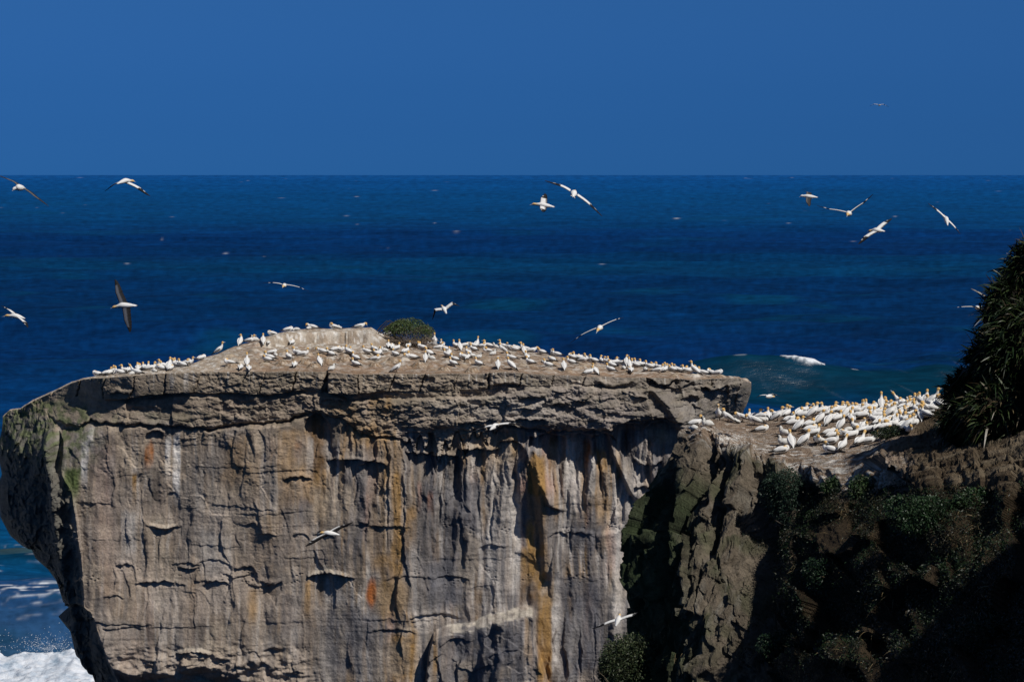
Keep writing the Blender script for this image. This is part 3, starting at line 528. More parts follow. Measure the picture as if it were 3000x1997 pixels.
# ------------------------------------------------------------------ the near headland on the right
NET = [  # rows from behind the colony forward and down; columns left to right, (px, py, D)
    [(2004, 1300, 87), (2085, 1300, 92), (2180, 1300, 96), (2350, 1290, 98), (2500, 1280, 99), (2650, 1260, 97), (2790, 1230, 92), (3010, 1050, 88), (3500, 700, 86), (5200, 300, 84)],  # last columns here and below: unseen hill added to shade the slope
    [(2010, 1256, 84.5), (2085, 1230, 88), (2180, 1231, 90), (2350, 1212, 91), (2500, 1202, 91), (2650, 1188, 89), (2775, 1150, 85), (3010, 960, 80), (3500, 560, 76), (5200, 100, 72)],
    [(2012, 1258, 83), (2075, 1246, 84), (2180, 1262, 83), (2340, 1275, 80), (2490, 1290, 78), (2640, 1250, 79), (2760, 1215, 77), (3010, 1180, 70), (3500, 760, 66), (5200, -100, 62)],
    [(2014, 1262, 81), (2068, 1256, 79), (2170, 1306, 77.5), (2320, 1352, 75.5), (2470, 1385, 72), (2600, 1335, 70), (2750, 1318, 68.5), (3010, 1322, 63), (3500, 1100, 57), (5200, -200, 52)],
    [(1949, 1358, 80.2), (2035, 1385, 77.6), (2160, 1385, 76.0), (2320, 1430, 73.6), (2480, 1440, 70.6), (2630, 1420, 67.8), (2790, 1400, 65), (3010, 1405, 60), (3500, 1250, 52), (5200, -900, 46)],
    [(1850, 1520, 79.2), (1955, 1530, 76.4), (2070, 1540, 74.6), (2215, 1560, 73.4), (2390, 1560, 69.8), (2590, 1560, 65.6), (2790, 1560, 61), (3010, 1560, 56), (3500, 1350, 46), (5200, -1200, 39)],
    [(1826, 1680, 78.3), (1930, 1700, 74.8), (2045, 1710, 72.8), (2185, 1720, 71.4), (2350, 1720, 68.3), (2560, 1720, 63.2), (2770, 1720, 57.5), (3010, 1720, 52), (3500, 1300, 42), (5200, -1300, 33)],
    [(1836, 1800, 77.6), (1925, 1860, 73.6), (2020, 1860, 71.6), (2140, 1860, 70.0), (2330, 1860, 66.8), (2540, 1860, 61), (2770, 1860, 54), (3010, 1860, 48), (3500, 1300, 38), (5200, -1000, 28)],
    [(1820, 2120, 76.0), (1900, 2120, 72), (2000, 2120, 70), (2120, 2120, 68), (2320, 2120, 64), (2520, 2120, 57), (2770, 2120, 51), (3010, 2120, 44), (3500, 1800, 34), (5200, -300, 24)],
    [(1600, 3900, 72), (1780, 3900, 68), (1900, 3900, 66), (2060, 3900, 64), (2260, 3900, 59), (2480, 3900, 54), (2750, 3900, 47), (3010, 3900, 40), (3500, 3900, 30), (5200, 1500, 18)]]
N = np.array([[list(P(*p)) for p in r] for r in NET])            # (10,10,3) world points
def catmull(arr, u):
    n_ = arr.shape[0]; i = np.clip(np.floor(u).astype(int), 0, n_ - 2); f = (u - i)[:, None, None]
    p0 = arr[np.clip(i - 1, 0, n_ - 1)]; p1 = arr[i]; p2 = arr[i + 1]; p3 = arr[np.clip(i + 2, 0, n_ - 1)]
    s = .5 * ((2 * p1) + (-p0 + p2) * f + (2 * p0 - 5 * p1 + 4 * p2 - p3) * f ** 2 + (-p0 + 3 * p1 - 3 * p2 + p3) * f ** 3)
    return s * .75 + (p1 * (1 - f) + p2 * f) * .25
ur = np.concatenate([np.linspace(0, 1, 12, endpoint=False), np.linspace(1, 3, 150, endpoint=False), np.linspace(3, 5.5, 400, endpoint=False), np.linspace(5.5, 8, 260, endpoint=False), np.linspace(8, 9, 10)])
uc = np.concatenate([np.linspace(0, 3.5, 620, endpoint=False), np.linspace(3.5, 7, 360, endpoint=False), np.linspace(7, 9, 70)])
H = catmull(N, ur); H = catmull(H.transpose(1, 0, 2), uc).transpose(1, 0, 2)
UR = ur[:, None] + 0 * uc[None]; UC = uc[None] + 0 * ur[:, None]
ha = 1500 + H[..., 0] / H[..., 1] * F; hb = HY - H[..., 2] / H[..., 1] * F       # bearing of undisplaced surface
x_, z_, y_ = H[..., 0], H[..., 2], H[..., 1]
cl = ss(2.85, 3.15, UR)            # cliff below the rim
lf = 1 - ss(2.6, 4.2, UC)          # bare rock at the left, vegetated slope at the right
s1 = UC * 2.0 + 0 * x_
wa = s1 + .35 * fbm(s1 / 1.5, z_ / 1.5, 3, 801); wz = z_ + .3 * fbm(s1 / 1.4, z_ / 1.4, 3, 803)
c1, cv, ce = cells(wa / 1.5, wz / 2.3, 805); c2, cv2, ce2 = cells(wa / .5, wz / .7, 807)
disp = cl * lf * (1.0 * facets(wa / 1.1, wz / 3.0, 805, 1.1) + .5 * facets(wa / .5, wz / 1.1, 807, 1.5) + .16 * facets(wa / .2, wz / .35, 808, 1.6) - .15 * (1 - ss(0, .12, ce)) + .35 * fbm(wa / 2.6, wz / 4, 3, 809) + .09 * fbm(wa / .3, wz / .4, 4, 811))
disp += cl * (1 - lf) * (.8 * fbm(s1 / 2.5, z_ / 2.2, 4, 813) + .9 * facets(wa / 1.4, wz / 1.0, 814, 1.4) + .18 * fbm(s1 / .4, z_ / .3, 3, 815))
# deep clefts on the bare cliff
def cleft(px, py0, py1, w, dp, sl=0.0):
    c = px + sl * (hb - py0); return -dp * np.exp(-((ha - c) / w) ** 2) * ss(py0 - 15, py0 + 20, hb) * (1 - ss(py1 - 60, py1 + 20, hb))
disp += cl * (cleft(2080, 1300, 1500, 11, .9, -.05) + cleft(2140, 1340, 1640, 15, 1.1, -.22) + cleft(1990, 1300, 1420, 12, .5, -.1) + cleft(2240, 1390, 1900, 34, 1.2, -.06) + cleft(1960, 1420, 1790, 22, 1.2, -.1) + cleft(2010, 1560, 1800, 14, .7, -.1))
disp *= ss(0, .25, UC) * (1 - .5 * ss(8, 9, UR))
topn = (1 - cl) * ss(.9, 1.2, UR)
bank = ss(4.6, 5.3, UC) * ss(1.5, 2.2, UR) * (1 - ss(4.2, 4.6, UR))
lay = ss(.1, .4, ridged(s1 / 3.0 + z_, (y_ + x_ * .8) / .35, 2, 817))
zt = topn * (.16 * fbm(x_ / 1.4, y_ / 1.0, 4, 821) + .05 * fbm(x_ / .3, y_ / .22, 3, 823))
zt = zt + bank * (.26 * facets((x_ + .5 * y_) / 1.5, (y_ + 2 * z_) / .5, 826, 1.2) + .10 * facets(x_ / .4, (y_ + z_) / .3, 827, 1.4) + .05 * fbm(x_ / .12, y_ / .1, 3, 828))
zt = zt + ss(2.3, 2.9, UR) * (1 - ss(3.1, 3.4, UR)) * .14 * fbm((x_ - y_ * .6) / 2.2, (y_ + x_ * .5) / .5, 3, 825)
# brown bank under the flax
du = np.gradient(H, axis=1); dv = np.gradient(H, axis=0); nm = np.cross(du, dv); nm /= np.linalg.norm(nm, axis=2)[..., None] + 1e-9; nm *= np.where(nm[..., 1:2] > 0, -1, 1); nm[..., 2] *= .6
edge = (1 - ss(0, .3, UC)) * cl; H[..., 0] -= edge * (.45 * facets(0 * z_ + .3, z_ / 1.2, 861, 1.6) + .16 * facets(0 * z_ + .3, z_ / .4, 863, 1.6) + .05 * fbm(z_ / .2, 0 * z_, 3, 865))
H += nm * (disp * .85)[..., None]; H[..., 2] += zt
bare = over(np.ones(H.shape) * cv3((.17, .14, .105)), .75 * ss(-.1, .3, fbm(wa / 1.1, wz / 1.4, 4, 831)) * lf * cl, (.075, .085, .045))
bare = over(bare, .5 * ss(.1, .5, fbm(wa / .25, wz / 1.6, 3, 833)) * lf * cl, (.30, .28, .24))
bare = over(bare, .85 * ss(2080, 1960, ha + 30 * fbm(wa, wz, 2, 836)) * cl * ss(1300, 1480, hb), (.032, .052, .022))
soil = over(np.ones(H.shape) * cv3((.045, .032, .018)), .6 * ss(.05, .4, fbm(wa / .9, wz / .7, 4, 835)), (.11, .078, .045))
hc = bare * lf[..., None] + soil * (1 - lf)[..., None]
tp = over(np.ones(H.shape) * cv3((.27, .195, .14)), .6 * ss(-.1, .4, fbm(x_ / 1.2, y_ / .8, 4, 841)), (.40, .33, .26))
tp = over(tp, .95 * ss(.02, .3, fbm((x_ - y_ * .5) / .9, (y_ + x_ * .6) / .13, 3, 843)) * ss(1.9, 2.6, UR) * (1 - ss(4.6, 5.2, UC)), (.72, .70, .66))
tp = over(tp, .6 * ss(.15, .45, fbm(x_ / .3, y_ / .3, 3, 845)) * (1 - ss(5.2, 5.6, UC)), (.66, .62, .56))
tp = over(tp, ss(5.15, 5.6, UC + .3 * fbm(x_, y_, 3, 847)) * ss(1.3, 1.8, UR + .2 * gn(x_, y_, 5)), (.115, .085, .055)); tp = over(tp, .8 * bank * ss(-.05, .2, facets((x_ + .5 * y_) / 1.5, (y_ + 2 * z_) / .5, 826, 1.2)) * ss(2.2, 2.8, UR), (.20, .16, .11))
k2 = cl * ss(3.1 + .8 * ss(3, 4, UC), 3.6 + .9 * ss(3, 4, UC), UR + .35 * fbm(s1 / 2, z_ / 2, 3, 851)) ; k2 = k2[..., None]
hc = tp * (1 - k2) + hc * k2
M_head = rock_material('headland_rock_and_soil', .8, .4)
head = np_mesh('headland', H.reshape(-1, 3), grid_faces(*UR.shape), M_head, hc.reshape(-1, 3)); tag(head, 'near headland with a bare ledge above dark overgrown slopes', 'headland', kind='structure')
# ------------------------------------------------------------------ plants
def leaf_material(name, trans=.25, rough=.5):
    m, n, l, b = mat(name); at = nd(n, 'ShaderNodeAttribute', attribute_name='Col'); l.new(at.outputs['Color'], b.inputs['Base Color'])
    b.inputs['Roughness'].default_value = rough; b.inputs['Specular IOR Level'].default_value = .3
    return m
M_leaf = leaf_material('leaves'); M_twig = leaf_material('twigs', rough=.9)
def leaves_mesh(pts, nrm, length, width, cols, rs, droop=.5, spread=.8):
    """one bent leaf (2 quads) per point"""
    n_ = len(pts); r = rs.randn(n_, 3); d = nrm + spread * r; d /= np.linalg.norm(d, axis=1)[:, None] + 1e-9
    s = np.cross(d, rs.randn(n_, 3)); s /= np.linalg.norm(s, axis=1)[:, None] + 1e-9
    L = (length * (.6 + .8 * rs.rand(n_)))[:, None]; W = (width * (.6 + .8 * rs.rand(n_)))[:, None]
    mid = pts + d * L * .5; tip = pts + d * L; tip[:, 2] -= (droop * L[:, 0] * .5)
    V = np.stack([pts - s * W * .3, pts + s * W * .3, mid - s * W * .5, mid + s * W * .5, tip - s * W * .08, tip + s * W * .08], 1).reshape(-1, 3)
    b = np.arange(n_)[:, None] * 6; Fq = np.concatenate([b + [0, 1, 3, 2], b + [2, 3, 5, 4]])
    return V, Fq, np.repeat(cols, 6, 0)
def blades_mesh(pts, dirs, length, width, cols, rs, seg=5, droop=.9):
    n_ = len(pts); d = dirs / np.linalg.norm(dirs, axis=1)[:, None]
    s = np.cross(d, rs.randn(n_, 3)); s /= np.linalg.norm(s, axis=1)[:, None] + 1e-9
    L = length * (.55 + .7 * rs.rand(n_)); W = width * (.6 + .8 * rs.rand(n_)); dr_ = droop * (.2 + 1.2 * rs.rand(n_))
    Vs = []
    for k in range(seg + 1):
        t = k / seg; c = pts + d * (L * t)[:, None]; c[:, 2] -= dr_ * L * t * t * .6
        w_ = (W * (.5 if k == 0 else (1 - t) ** .55 * 1.0 + .03))[:, None] * .5
        Vs += [c - s * w_, c + s * w_]
    V = np.stack(Vs, 1).reshape(-1, 3); m_ = 2 * (seg + 1); b = np.arange(n_)[:, None] * m_
    Fq = np.concatenate([b + [2 * k, 2 * k + 1, 2 * k + 3, 2 * k + 2] for k in range(seg)])
    return V, Fq, np.repeat(cols, m_, 0)
def tubes(paths, name, m, col, parent=None):
    """paths: list of (points, r0, r1) -> one mesh of thin 4-sided tapered tubes"""
    Vs, Fs, o = [], [], 0
    for pts, r0, r1 in paths:
        pts = np.asarray(pts, float); k = len(pts); tg = np.gradient(pts, axis=0); tg /= np.linalg.norm(tg, axis=1)[:, None] + 1e-9
        a = np.cross(tg, [0.31, .2, .93]); a /= np.linalg.norm(a, axis=1)[:, None] + 1e-9; b_ = np.cross(tg, a); r = np.linspace(r0, r1, k)[:, None]
        for q in range(4):
            an = q * math.pi / 2; Vs.append(pts + (a * math.cos(an) + b_ * math.sin(an)) * r)
        for q in range(4):
            for i in range(k - 1): Fs.append([o + q * k + i, o + ((q + 1) % 4) * k + i, o + ((q + 1) % 4) * k + i + 1, o + q * k + i + 1])
        o += 4 * k
    V = np.concatenate(Vs); return np_mesh(name, V, Fs, m, np.ones((len(V), 3)) * cv3(col), parent=parent)
def wander(p, d, n_, step, rs, wob=.35, up=0):
    out = [np.array(p, float)]; d = np.array(d, float)
    for i in range(n_):
        d = d + wob * rs.randn(3) + (0, 0, up); d /= np.linalg.norm(d); out.append(out[-1] + d * step)
    return out
def empty(name, loc):
    o = bpy.data.objects.new(name, None); o.location = loc; COL.objects.link(o); return o
def shrub(label, c, rad, n_, greens, seed, leaf=.07, twig_n=60, twig_col=(.12, .10, .08), low_bare=0.0, name='shrub', cat='shrub', group=None, flat=.0, lumps=7, parts=True):
    rs = np.random.RandomState(seed); c = np.array(c, float); rad = np.array(rad, float)
    root = empty(name, (c[0], c[1], c[2] - rad[2])); base = np.array(root.location)
    lc = [(np.zeros(3), 1.0)]
    for i in range(lumps):
        a = rs.rand() * 6.28; q = .45 + .3 * rs.rand(); lc.append((np.array([math.cos(a) * q, math.sin(a) * q, (rs.rand() - .35) * .8]), .38 + .25 * rs.rand()))
    k = rs.randint(0, len(lc), n_); k[rs.rand(n_) < .18] = 0
    u = rs.randn(n_, 3); u /= np.linalg.norm(u, axis=1)[:, None]
    lcn = np.array([x for x, y in lc])[k]; lr = np.array([y for x, y in lc])[k] * np.where(k == 0, .86, 1)
    rr = (1 - .35 * rs.rand(n_) ** 1.6) * (1 + .16 * fbm(u[:, 0] * 3 + k, u[:, 1] * 3 + u[:, 2] * 2, 3, seed))
    q = lcn + u * (lr * rr)[:, None]; q[:, 2] = np.where(q[:, 2] < -.95, -.95, q[:, 2])
    keep = (rs.rand(n_) > low_bare * ss(.25, -.2, q[:, 2])); q = q[keep]; u = u[keep]
    pts = q * rad; g = np.array(greens, float)[rs.randint(0, len(greens), len(pts))] * (.6 + .8 * rs.rand(len(pts)))[:, None]
    cl_ = fbm(q[:, 0] * 2.2, q[:, 2] * 2.2 + q[:, 1], 2, seed + 5); g = g * (1 + .5 * cl_)[:, None]
    V, Fq, C_ = leaves_mesh(pts + (c - base), u, leaf, leaf * .42, np.clip(g, 0, 1), rs)
    fo = np_mesh('foliage', V, Fq, M_leaf, C_, smooth=False, parent=root)
    pa = []
    for i in range(twig_n):
        a = rs.rand() * 6.28; d = np.array([math.cos(a) * rad[0], math.sin(a) * rad[1], rad[2] * (.2 + 1.0 * rs.rand())]); d /= np.linalg.norm(d)
        st = (c - base) + rad * np.array([.35 * rs.randn() * .6, .35 * rs.randn() * .6, -.85]); L = (np.prod(rad)) ** (1 / 3) * (.8 + .7 * rs.rand())
        pa.append((wander(st, d, 7, L / 7, rs, .28), .022 * L, .005))
    tubes(pa, 'branches', M_twig, twig_col, root)
    tag(root, label, cat, group); return root
# --- wind-clipped bush on top of the stack
bc = P(1200, 966, 123.4)
bush = shrub('rounded wind-clipped bush, green above and grey twigs below, on top of the rock stack', bc + Vector((0, 0, -.1)), (1.36, 1.1, .92), 15000, [(.065, .105, .03), (.045, .075, .022), (.09, .12, .045)], 3, leaf=.085, twig_n=10, low_bare=.86, lumps=5, cat='bush', name='bush')
rs = np.random.RandomState(9); pa = []
for i in range(520):        # the bare, tangled lower half
    a = -math.pi * rs.rand() if rs.rand() < .8 else rs.rand() * 6.28; z0 = -.9 + 1.2 * rs.rand(); rr = math.sqrt(max(.05, 1 - (z0 * .8) ** 2)) * (.82 + .2 * rs.rand())
    p0 = np.array([math.cos(a) * 1.34 * rr, math.sin(a) * 1.1 * rr, .92 + z0 * .85]); d = np.array([math.cos(a) * .5, math.sin(a) * .5 - .3, rs.rand() - .2])
    pa.append((wander(p0 - d * .2, d, 6, .075, rs, .7), .009, .004))
tubes(pa, 'twigs', M_twig, (.17, .14, .115), bush)
pa = []
for (x0, y0, x1, y1) in ((1108, 972, 1142, 938), (1104, 966, 1134, 939), (1115, 972, 1160, 945), (1120, 962, 1170, 940), (1126, 955, 1176, 935), (1112, 972, 1150, 960), (1130, 968, 1170, 958), (1122, 975, 1165, 968)):
    a = P(x1 + 20, y1 + 14, 123.4); b_ = P(x0, y0 + 4, 123.2); mid = P(x1, y1, 123.3); pa.append(([b_ - bush.location, (b_ * .6 + mid * .4) - bush.location + Vector((0, 0, .05)), mid - bush.location, a - bush.location], .035, .02))
tubes(pa, 'dead_branches', M_twig, (.05, .042, .038), bush)
rs = np.random.RandomState(19); pa = []
for i in range(230):       # litter of roots round its foot
    p0 = P(1135 + 140 * rs.rand(), 996 + 8 * rs.rand(), 122.6); pa.append((wander(np.array(p0 - bush.location) + (0, -.3 * rs.rand(), .02), (rs.randn(), rs.randn() * .4, .15), 5, .09, rs, .6), .010, .005))
tubes(pa, 'roots', M_twig, (.19, .15, .12), bush)
# --- shrubs on the headland
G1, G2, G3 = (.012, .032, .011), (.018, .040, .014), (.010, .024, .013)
def hit_surface(bvh, px, py, dy=0):
    d = P(px, py, 100).normalized(); return bvh.ray_cast(Vector((0, 0, 0)), d)
bv_head = BVHTree.FromPolygons([tuple(v_) for v_ in H.reshape(-1, 3)], [tuple(f_) for f_ in grid_faces(*UR.shape).tolist()])
def on_head(px, py):
    h = hit_surface(bv_head, px, py); return h[0] if h[0] is not None else P(px, py, 78)
SHR = [('glossy dark green shrub draped over the cliff edge left of the gully', 2300, 1462, (.85, .6, 1.15), 9000, [(.018, .040, .022), (.014, .030, .019), (.036, .058, .040)]),
       ('small round green shrub on the lip just below the colony ledge', 2445, 1428, (.5, .4, .42), 3000, [G2, (.035, .06, .02)]),
       ('green shrub on the lip below the white-streaked slope', 2548, 1432, (.6, .45, .5), 4200, [G2, (.04, .065, .022)]),
       ('low dark matted shrub on the brown bank beside the colony', 2640, 1268, (.85, .5, .26), 4200, [G3, (.03, .04, .018)]),
       ('broad dark green bush in the middle of the shaded slope', 2735, 1520, (1.3, .8, .75), 9000, [G1, G2]),
       ('bushy green growth on the upper right of the shaded slope', 2890, 1470, (1.1, .7, .5), 8000, [G1, (.03, .06, .02)]),
       ('dark shrub hanging on the lower middle of the slope', 2420, 1700, (.7, .5, .8), 5000, [G1, G3]),
       ('dark shrub on the slope near the bottom right corner', 2880, 1880, (1.2, .7, .8), 7000, [G1, G3]),
       ('small leafy shrub growing at the foot of the gully', 2290, 1900, (.7, .5, .7), 4500, [G3, G1])]
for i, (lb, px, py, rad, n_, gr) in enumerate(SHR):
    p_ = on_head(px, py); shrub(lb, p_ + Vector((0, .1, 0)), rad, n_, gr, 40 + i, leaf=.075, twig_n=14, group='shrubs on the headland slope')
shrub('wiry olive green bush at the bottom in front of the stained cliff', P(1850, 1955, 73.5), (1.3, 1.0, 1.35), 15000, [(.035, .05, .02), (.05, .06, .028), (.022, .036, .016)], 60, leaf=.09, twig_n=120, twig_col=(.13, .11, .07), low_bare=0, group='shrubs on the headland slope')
# --- ground cover over the slope
rs = np.random.RandomState(31); R_, C_n = UR.shape; ii = np.searchsorted(ur, 3 + 5.2 * rs.rand(330000)); jj = np.searchsorted(uc, 2.3 + 4.9 * rs.rand(330000)); ii = np.clip(ii, 0, R_ - 1); jj = np.clip(jj, 0, C_n - 1)
hp = H[ii, jj]; hx = 1500 + hp[:, 0] / hp[:, 1] * F; hy = HY - hp[:, 2] / hp[:, 1] * F
bare_m = 1.5 * ss(1450, 1385, hy + 20 * gn(hx / 60, hy / 40, 3)) + ss(2420, 2180, hx) * .8
dn = .78 + 1.1 * fbm(hx / 110, hy / 90, 3, 905) - bare_m - .7 * np.exp(-((hx - 2450) / 70) ** 2 - ((hy - 1590) / 90) ** 2) - .8 * np.exp(-((hx - 2850) / 130) ** 2 - ((hy - 1390) / 28) ** 2)
keep = (rs.rand(len(hp)) < dn) & (hx > 2170) & (hx < 3120) & (hy < 2080) & (ur[ii] > 2.95); hp = hp[keep]; hx = hx[keep]; hy = hy[keep]
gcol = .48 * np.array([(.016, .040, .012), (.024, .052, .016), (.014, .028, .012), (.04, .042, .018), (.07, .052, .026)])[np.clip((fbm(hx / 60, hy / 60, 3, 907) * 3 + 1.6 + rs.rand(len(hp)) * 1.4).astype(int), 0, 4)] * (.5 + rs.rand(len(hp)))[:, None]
V_, F_, C_ = leaves_mesh(hp + rs.randn(len(hp), 3) * .07, np.tile([-.2, -.6, .5], (len(hp), 1)), .068, .028, gcol, rs)
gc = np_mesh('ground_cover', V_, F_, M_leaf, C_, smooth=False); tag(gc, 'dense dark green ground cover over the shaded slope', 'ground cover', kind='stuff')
# --- dry grass
pts = []
for (px, py, sx, sy, n_) in ((2870, 1600, 40, 60, 170), (2900, 1540, 60, 30, 80), (2420, 1950, 60, 50, 200), (2550, 1780, 60, 70, 160), (2480, 1850, 40, 60, 120), (2330, 1640, 40, 50, 110), (2520, 1470, 50, 40, 160), (2700, 1640, 140, 90, 160), (2760, 1900, 150, 60, 120), (1960, 1870, 60, 60, 90), (2990, 1790, 40, 90, 80)):
    for i in range(n_):
        h = hit_surface(bv_head, px + rs.randn() * sx, py + rs.randn() * sy)[0]
        if h is not None: pts.append(h)
pts = np.array([list(p) for p in pts]); dd = np.tile([-.1, -.7, .25], (len(pts), 1)) + .5 * rs.randn(len(pts), 3)
V_, F_, C_ = blades_mesh(pts, dd, .34, .014, np.array([(.20, .15, .075), (.13, .10, .05), (.27, .21, .12)])[rs.randint(0, 3, len(pts))], rs, droop=1.2)
dg = np_mesh('dry_grass', V_, F_, M_twig, C_, smooth=False); tag(dg, 'straw-coloured dry grass hanging among the dark slope plants', 'grass', kind='stuff')
# --- flax (long strap leaves) standing above the colony on the right
M_flax = leaf_material('flax_leaves', rough=.42)
def flax(label, lobes, n_, seed, length=.62):
    """lobes: (px, py, D, rx, ry, rz) ellipsoids carrying strap leaves"""
    rs = np.random.RandomState(seed); lb = [(np.array(P(a, b_, c_)), np.array(r_, float)) for a, b_, c_, r_ in lobes]
    base = lb[-1][0] - (0, 0, lb[-1][1][2]); root = empty('flax_bush', base)
    V, Fs, o = [], [], 0
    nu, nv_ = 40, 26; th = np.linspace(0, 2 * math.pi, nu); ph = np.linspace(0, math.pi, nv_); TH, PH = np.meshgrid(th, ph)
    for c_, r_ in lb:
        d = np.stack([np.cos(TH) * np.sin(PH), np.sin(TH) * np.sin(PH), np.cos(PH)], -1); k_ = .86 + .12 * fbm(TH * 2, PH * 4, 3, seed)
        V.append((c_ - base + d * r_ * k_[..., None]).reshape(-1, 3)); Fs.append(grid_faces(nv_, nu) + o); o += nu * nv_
    V = np.concatenate(V); np_mesh('dark_core', V, np.concatenate(Fs), M_twig, np.ones((len(V), 3)) * cv3((.012, .010, .007)), parent=root)  # solid dark backing added behind the leaves as inner shade
    w_ = np.array([r_[0] * r_[2] for c_, r_ in lb]); k_ = rs.choice(len(lb), n_, p=w_ / w_.sum()); u = rs.randn(n_, 3); u[:, 1] = -np.abs(u[:, 1]) * .9 + .35 * rs.rand(n_); u /= np.linalg.norm(u, axis=1)[:, None]
    cc = np.array([c_ for c_, r_ in lb])[k_]; r3 = np.array([r_ for c_, r_ in lb])[k_]; pts = cc + u * r3 * (.80 + .17 * rs.rand(n_))[:, None] - base
    clump = fbm(pts[:, 0] * 1.6, pts[:, 2] * 1.6, 2, seed + 1); clx = fbm(pts[:, 0] * 1.1 + 9, pts[:, 2] * 1.1, 2, seed + 2)
    d = u * .55 + np.stack([-.25 + 1.1 * clx, -.25 + 0 * clx, .45 + 1.0 * clump], -1) + .42 * rs.randn(n_, 3)
    dead = rs.rand(n_) < .12 + .4 * ss(.1, -.5, (pts[:, 2] / 3 - .6)); g = np.array([(.011, .024, .008), (.018, .036, .011), (.008, .016, .007), (.034, .052, .016)])[rs.randint(0, 4, n_)]
    g = np.where(dead[:, None], np.array([(.055, .042, .022), (.10, .078, .042), (.032, .024, .013)])[rs.randint(0, 3, n_)], g) * (.6 + .7 * rs.rand(n_))[:, None]
    V, Fq, C_ = blades_mesh(pts, d, length, .062, g, rs, seg=5, droop=1.0); np_mesh('strap_leaves', V, Fq, M_flax, C_, smooth=False, parent=root)
    tag(root, label, 'flax bush', 'flax bushes above the colony'); return root
flax('tall dark flax bush towering at the right edge of the photo', [(3035, 830, 70, (1.15, 1.2, 1.5)), (2960, 930, 69.5, (1.05, 1.1, 1.3)), (2915, 1080, 69, (.95, 1.0, 1.3)), (3020, 1040, 68, (1.5, 1.1, 1.9)), (2960, 1210, 67.5, (1.5, 1.0, 1.15))], 7600, 71)
flax('lower flax bush leaning out over the right end of the colony', [(2835, 1150, 69.5, (.72, .7, .75)), (2835, 1240, 68.5, (.85, .7, .95))], 2400, 72, .5)
flax('flax bush just outside the right edge of the photo', [(3190, 760, 69, (1.7, 1.3, 2.4)), (3230, 1100, 66, (1.8, 1.2, 2.4))], 3200, 73)
# ------------------------------------------------------------------ gannets
M_bird, n, l, b = mat('plumage'); at = nd(n, 'ShaderNodeAttribute', attribute_name='Col')
co = n.new('ShaderNodeTexCoord').outputs['Object']; nn = nd(n, 'ShaderNodeTexNoise', Scale=22.0, Detail=4.0); l.new(co, nn.inputs[0])
l.new(mixc(n, l, 1, at.outputs['Color'], ramp(n, l, nn.outputs[0], [(.3, .86), (.65, 1.02)]), 'MULTIPLY'), b.inputs['Base Color']); b.inputs['Roughness'].default_value = .75; b.inputs['Specular IOR Level'].default_value = .2
WH, YE, YP, BK, BL, GY = (.74, .735, .72), (.68, .42, .15), (.72, .54, .30), (.011, .011, .013), (.42, .47, .52), (.33, .32, .31)
def loft(path, n_=10, side=(0, 1, 0), colf=None, cap=True):
    """path rows: centre xyz, half width, half height, colour"""
    c = np.array([p[0] for p in path], float); tg = np.gradient(c, axis=0); tg /= np.linalg.norm(tg, axis=1)[:, None] + 1e-9
    s = np.asarray(side, float) - (tg @ np.asarray(side, float))[:, None] * tg; s /= np.linalg.norm(s, axis=1)[:, None] + 1e-9; u = np.cross(s, tg); u *= np.where(u[:, 2:3].sum() < 0, -1, 1)
    an = np.arange(n_) * 2 * math.pi / n_; w_ = np.array([p[1] for p in path])[:, None, None]; h_ = np.array([p[2] for p in path])[:, None, None]
    V = c[:, None] + s[:, None] * np.cos(an)[None, :, None] * w_ + u[:, None] * np.sin(an)[None, :, None] * h_
    C_ = np.array([p[3] for p in path], float)[:, None] * np.ones((1, n_, 1))
    if colf is not None: C_ = colf(V, C_, an)
    k = len(path); i = np.arange(k * n_).reshape(k, n_); j = np.roll(i, -1, 1)
    Fq = np.stack([i[:-1], j[:-1], j[1:], i[1:]], -1).reshape(-1, 4)
    V = V.reshape(-1, 3); C_ = C_.reshape(-1, 3); e0, e1 = len(V), len(V) + 1
    V = np.vstack([V, c[0], c[-1]]); C_ = np.vstack([C_, C_[0], C_[-1]])
    T0 = [[i[0, q], e0, e0, j[0, q]] for q in range(n_)]
    tri = [(int(i[0, q]), e0, int(j[0, q])) for q in range(n_)] + [(int(i[-1, q]), int(j[-1, q]), e1) for q in range(n_)]
    return V, [tuple(map(int, f)) for f in Fq] + tri, C_
def join(parts):
    V, Fs, C_, o = [], [], [], 0
    for v_, f_, c_ in parts:
        V.append(v_); C_.append(c_); Fs += [tuple(int(q) + o for q in f) for f in f_]; o += len(v_)
    return np.vstack(V), Fs, np.vstack(C_)
def bird_mesh(name, parts, loc=None):
    V, Fs, C_ = join(parts); me = bpy.data.meshes.new(name); me.from_pydata([tuple(v_) for v_ in V], [], Fs); me.polygons.foreach_set('use_smooth', np.ones(len(Fs), bool))
    at = me.color_attributes.new('Col', 'FLOAT_COLOR', 'POINT'); cc = np.ones((len(V), 4), np.float32); cc[:, :3] = C_; at.data.foreach_set('color', cc.ravel()); me.materials.append(M_bird); return me
def smooth_path(keys, m=3):
    a = np.array([list(k[0]) + [k[1], k[2]] + list(k[3]) for k in keys], float); t = np.linspace(0, len(a) - 1, (len(a) - 1) * m + 1)
    i = np.clip(t.astype(int), 0, len(a) - 2); f = (t - i)[:, None]; p0 = a[np.clip(i - 1, 0, None)]; p1 = a[i]; p2 = a[i + 1]; p3 = a[np.clip(i + 2, None, len(a) - 1)]
    s = .5 * (2 * p1 + (p2 - p0) * f + (2 * p0 - 5 * p1 + 4 * p2 - p3) * f ** 2 + (3 * p1 - p0 - 3 * p2 + p3) * f ** 3); s[:, 5:] = (p1 * (1 - f) + p2 * f)[:, 5:]
    return [(r[:3], max(r[3], .002), max(r[4], .002), r[5:]) for r in s]
